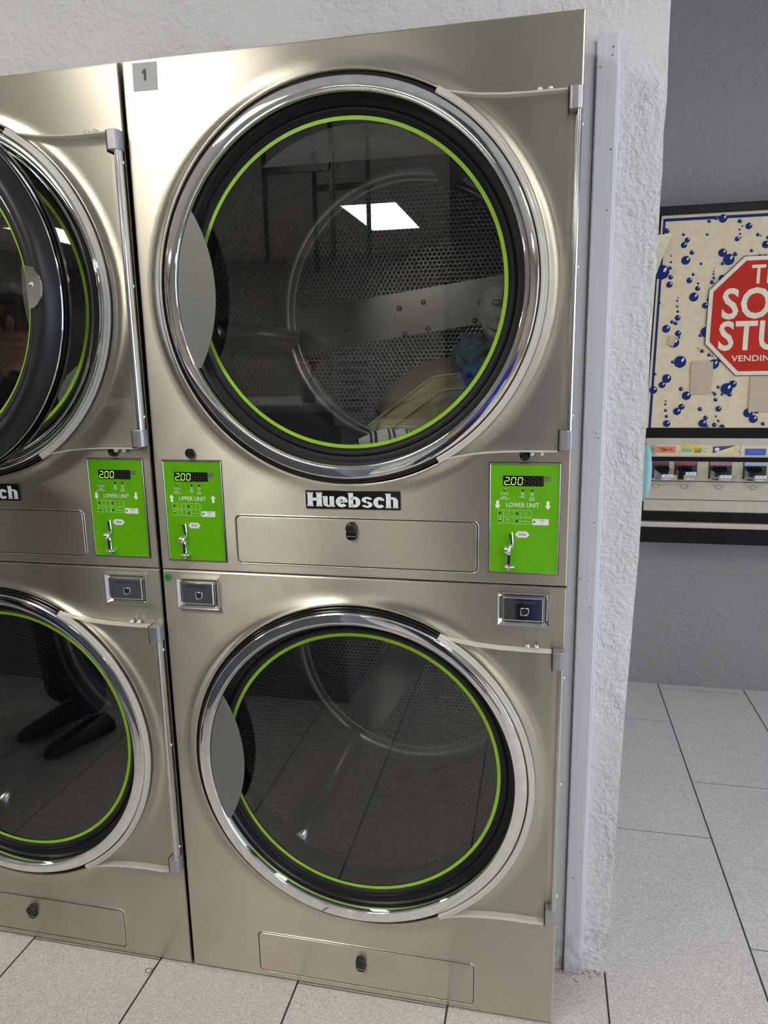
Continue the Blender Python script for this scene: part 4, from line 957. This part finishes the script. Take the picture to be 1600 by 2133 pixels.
for i in range(9):
    a = i*2.4; r = .03+.008*(i % 4); cx_, cy_, cz_ = r*math.cos(a), r*math.sin(a), .17+.02*math.sin(i*1.7)
    for k in range(6): b_ = k*PI/3; m.sphere((cx_+.014*math.cos(b_), cy_+.014*math.sin(b_), cz_), .010, 8, 6, (1, 1, .5))
m.build('petals', REDF, fl, weld=False); m = MB()
for i in range(9): a = i*2.4; r = .03+.008*(i % 4); m.tube([(0, 0, .05), (r*.6*math.cos(a), r*.6*math.sin(a), .11), (r*math.cos(a), r*math.sin(a), .165)], .002, 5)
m.build('stems', LEAF, fl, weld=False); m = MB(); m.cyl((0, 0, 0), (0, 0, .08), .028, .035, 20); m.build('vase', PONY, fl)
# hanging black steel sign frame seen mirrored in the upper glass
hf = thing('hanging_frame', 'black square steel frame hanging from the ceiling opposite the dryers', 'frame', (-.6, -3.0, 2.85)); m = MB()
for x, y in ((-.26, 0), (-.10, -.5), (.16, 0), (.30, -.35)): m.box(x-.012, x+.012, y-.012, y+.012, -.78, 0)
m.box(-.26, .16, -.012, .012, -.27, -.23); m.box(-.10, .30, -.51, -.49, -.27, -.23)
m.build('frame_bars', BLACK, hf)
# top-load washer row behind
WM = plain('washer_white', (.62, .63, .64, 1), .3)
wp = thing('washing_machine', 'white top-load washer in the far row opposite the dryers, leftmost', 'washing machine', (-3.4, -4.9, FZ), 'washers behind the camera')
m = MB(); m.box(-.34, .34, -.34, .34, 0, .95); m.build('cabinet', WM, wp, bevel=.02); m = MB(); m.box(-.34, .34, -.34, -.24, .95, 1.12); m.build('control_console', BLACK, wp, bevel=.01)
m = MB(); m.box(-.27, .27, -.2, .3, .95, .965); m.build('lid', WM, wp, bevel=.006)
for i in range(1, 7):
    c_ = copy_tree(wp); c_.location.x = -3.4+i*.72; c_['label'] = 'white top-load washer in the far row opposite the dryers, number %s from its left' % ('one two three four five six seven'.split()[i])

# people seen only in the reflections
SKIN = plain('skin', s2l(176, 122, 96), .5); HAIR = plain('black_hair', (.012, .010, .009, 1), .5, 0, .5, 300)
def skin_mesh(name, pts, edges, radii, mat, parent, sub=2, root=0):
    me = bpy.data.meshes.new(name); me.from_pydata(pts, edges, []); o = bpy.data.objects.new(name, me); COL.objects.link(o); o.parent = parent
    s = o.modifiers.new('skin', 'SKIN'); s.use_smooth_shade = True
    for i, r in enumerate(radii):
        d = me.skin_vertices[0].data[i]; d.radius = r if isinstance(r, tuple) else (r, r)
        d.use_root = (i == root)
    u_ = o.modifiers.new('sub', 'SUBSURF'); u_.levels = sub; u_.render_levels = sub
    me.materials.append(mat); return o
def person(loc, rz, label, shirt, trousers, arms, shoe):
    P_ = thing('person', label, 'person', loc); P_.rotation_euler = (0, 0, rz)
    # body facing +Y: pelvis, chest, neck, head; arms as given (elbow, wrist) per side
    pts = [(0, 0, .95), (0, .0, 1.12), (0, .01, 1.32), (0, .0, 1.43), (0, .015, 1.50), (0, .03, 1.58), (0, .035, 1.66)]
    E_ = [(i, i+1) for i in range(6)]; R_ = [(.15, .105), (.135, .10), (.165, .105), (.09, .07), (.052, .052), (.072, .085), (.062, .075)]
    for s in (-1, 1):
        o = len(pts); el, wr = arms[s]
        pts += [(s*.17, 0, 1.40), el, wr, tuple(Vector(wr)+(Vector(wr)-Vector(el)).normalized()*.075)]; E_ += [(2, o), (o, o+1), (o+1, o+2), (o+2, o+3)]; R_ += [.055, .04, .028, (.036, .018)]
        d = (Vector(wr)-Vector(el)).normalized(); side = d.cross(Vector((0, 0, 1))).normalized(); pn = d.cross(side).normalized(); h = Vector(wr)+d*.075
        for k, (off, L) in enumerate(((-.027, .062), (-.009, .072), (.009, .068), (.026, .054))):
            q = len(pts); a = h+side*off+d*.012; pts += [tuple(a), tuple(a+d*L*.55+pn*.012), tuple(a+d*L*.75+pn*.036)]; E_ += [(o+3, q), (q, q+1), (q+1, q+2)]; R_ += [.0095, .0085, .0075]
        q = len(pts); a = Vector(wr)+d*.03-side*.03*s; pts += [tuple(a), tuple(a+d*.03-side*.02*s+pn*.015), tuple(a+d*.055-side*.022*s+pn*.03)]; E_ += [(o+2, q), (q, q+1), (q+1, q+2)]; R_ += [.013, .011, .009]
        o = len(pts); pts += [(s*.09, 0, .88), (s*.10, .02, .50), (s*.105, -.01, .09)]; E_ += [(0, o), (o, o+1), (o+1, o+2)]; R_ += [.08, .052, .036]
    skin_mesh('body', pts, E_, R_, SKIN, P_)
    sh = [(0, 0, .93), (0, 0, 1.12), (0, .01, 1.32), (0, 0, 1.43)]; se = [(0, 1), (1, 2), (2, 3)]; sr = [(.175, .125), (.16, .12), (.185, .125), (.085, .075)]
    for s in (-1, 1):
        o = len(sh); el, wr = arms[s]; sh += [(s*.17, 0, 1.40), tuple(Vector(el).lerp(Vector((s*.17, 0, 1.40)), .15))]; se += [(2, o), (o, o+1)]; sr += [.075, .062]
    skin_mesh('shirt', sh, se, sr, shirt, P_)
    tr = [(0, 0, .96)]; te = []; tr_r = [(.165, .118)]
    for s in (-1, 1): o = len(tr); tr += [(s*.09, 0, .86), (s*.10, .02, .50), (s*.105, -.01, .10)]; te += [(0, o), (o, o+1), (o+1, o+2)]; tr_r += [.10, .075, .072]
    skin_mesh('trousers', tr, te, tr_r, trousers, P_)
    for s in (-1, 1):
        m = MB(); prof = [(-.09, .028, .055), (-.07, .038, .085), (-.02, .042, .095), (.05, .044, .075), (.12, .048, .055), (.17, .040, .042), (.195, .020, .025)]; vs = []
        for y_, w_, h_ in prof:
            for k in range(12): a = 2*PI*k/12; vs.append((s*.105+w_*math.cos(a), y_, h_*.5+h_*.5*math.sin(a)+.001))
        m.add(vs, [(i*12+k, i*12+(k+1) % 12, (i+1)*12+(k+1) % 12, (i+1)*12+k) for i in range(6) for k in range(12)]+[tuple(range(12)), tuple(72+k for k in range(11, -1, -1))], True); m.build('shoe', shoe, P_)
    m = MB(); m.sphere((0, .015, 1.665), .098, 24, 16, (.86, 1.05, 1.0)); o = m.build('hair', HAIR, P_)
    for v in o.data.vertices:
        if v.co.y > .055 and v.co.z < 1.70: v.co.y = .05
        v.co += v.co.normalized()*.006*noise.noise(v.co*30)
    m = MB(); m.sphere((0, .075, 1.615), .066, 24, 16, (.93, .72, 1.3))
    m.sphere((0, .128, 1.605), .015, 10, 8, (.8, 1, 1.4))
    for s in (-1, 1): m.sphere((s*.078, .03, 1.615), .022, 10, 8, (.4, .7, 1.2))
    m.build('face', SKIN, P_, weld=False); m = MB()
    for s in (-1, 1): m.sphere((s*.027, .118, 1.635), .010, 10, 8, (1.2, .5, .6)); m.box(s*.027-.016, s*.027+.016, .116, .122, 1.652, 1.656)
    m.box(-.022, .022, .112, .1195, 1.567, 1.572); m.build('eyes_and_mouth', HAIR, P_, weld=False)
    return P_
BLUESHIRT = fabric('blue_shirt_cloth', (.015, .05, .42, 1)); DENIM = fabric('dark_denim', (.018, .03, .062, 1)); SHOE = plain('black_shoe', (.008, .008, .008, 1), .7); MAROON = fabric('maroon_cloth', (.12, .012, .02, 1))
person((.68, -1.88, FZ), -.12, 'person in blue shirt with maroon waist jacket, mirrored in the chrome ring of dryer 1', BLUESHIRT, DENIM,
       {-1: ((-.29, .10, 1.18), (-.10, .30, 1.25)), 1: ((.30, .14, 1.22), (.26, .34, 1.38))}, SHOE)
ph = [o for o in COL.objects if o.name == 'person'][0]
skin_mesh('waist_jacket', [(0, 0, .86), (0, 0, .98), (0, 0, 1.10)], [(0, 1), (1, 2)], [(.17, .13), (.192, .142), (.185, .132)], MAROON, ph)
person((-1.02, -.98, FZ), .45, 'person in dark denim and black shoes, mirrored in the lower left dryer door', plain('dark_shirt', (.03, .03, .035, 1), .8), DENIM,
       {-1: ((-.27, .10, 1.15), (-.25, .30, 1.25)), 1: ((.24, .02, 1.12), (.26, .10, .86))}, SHOE)
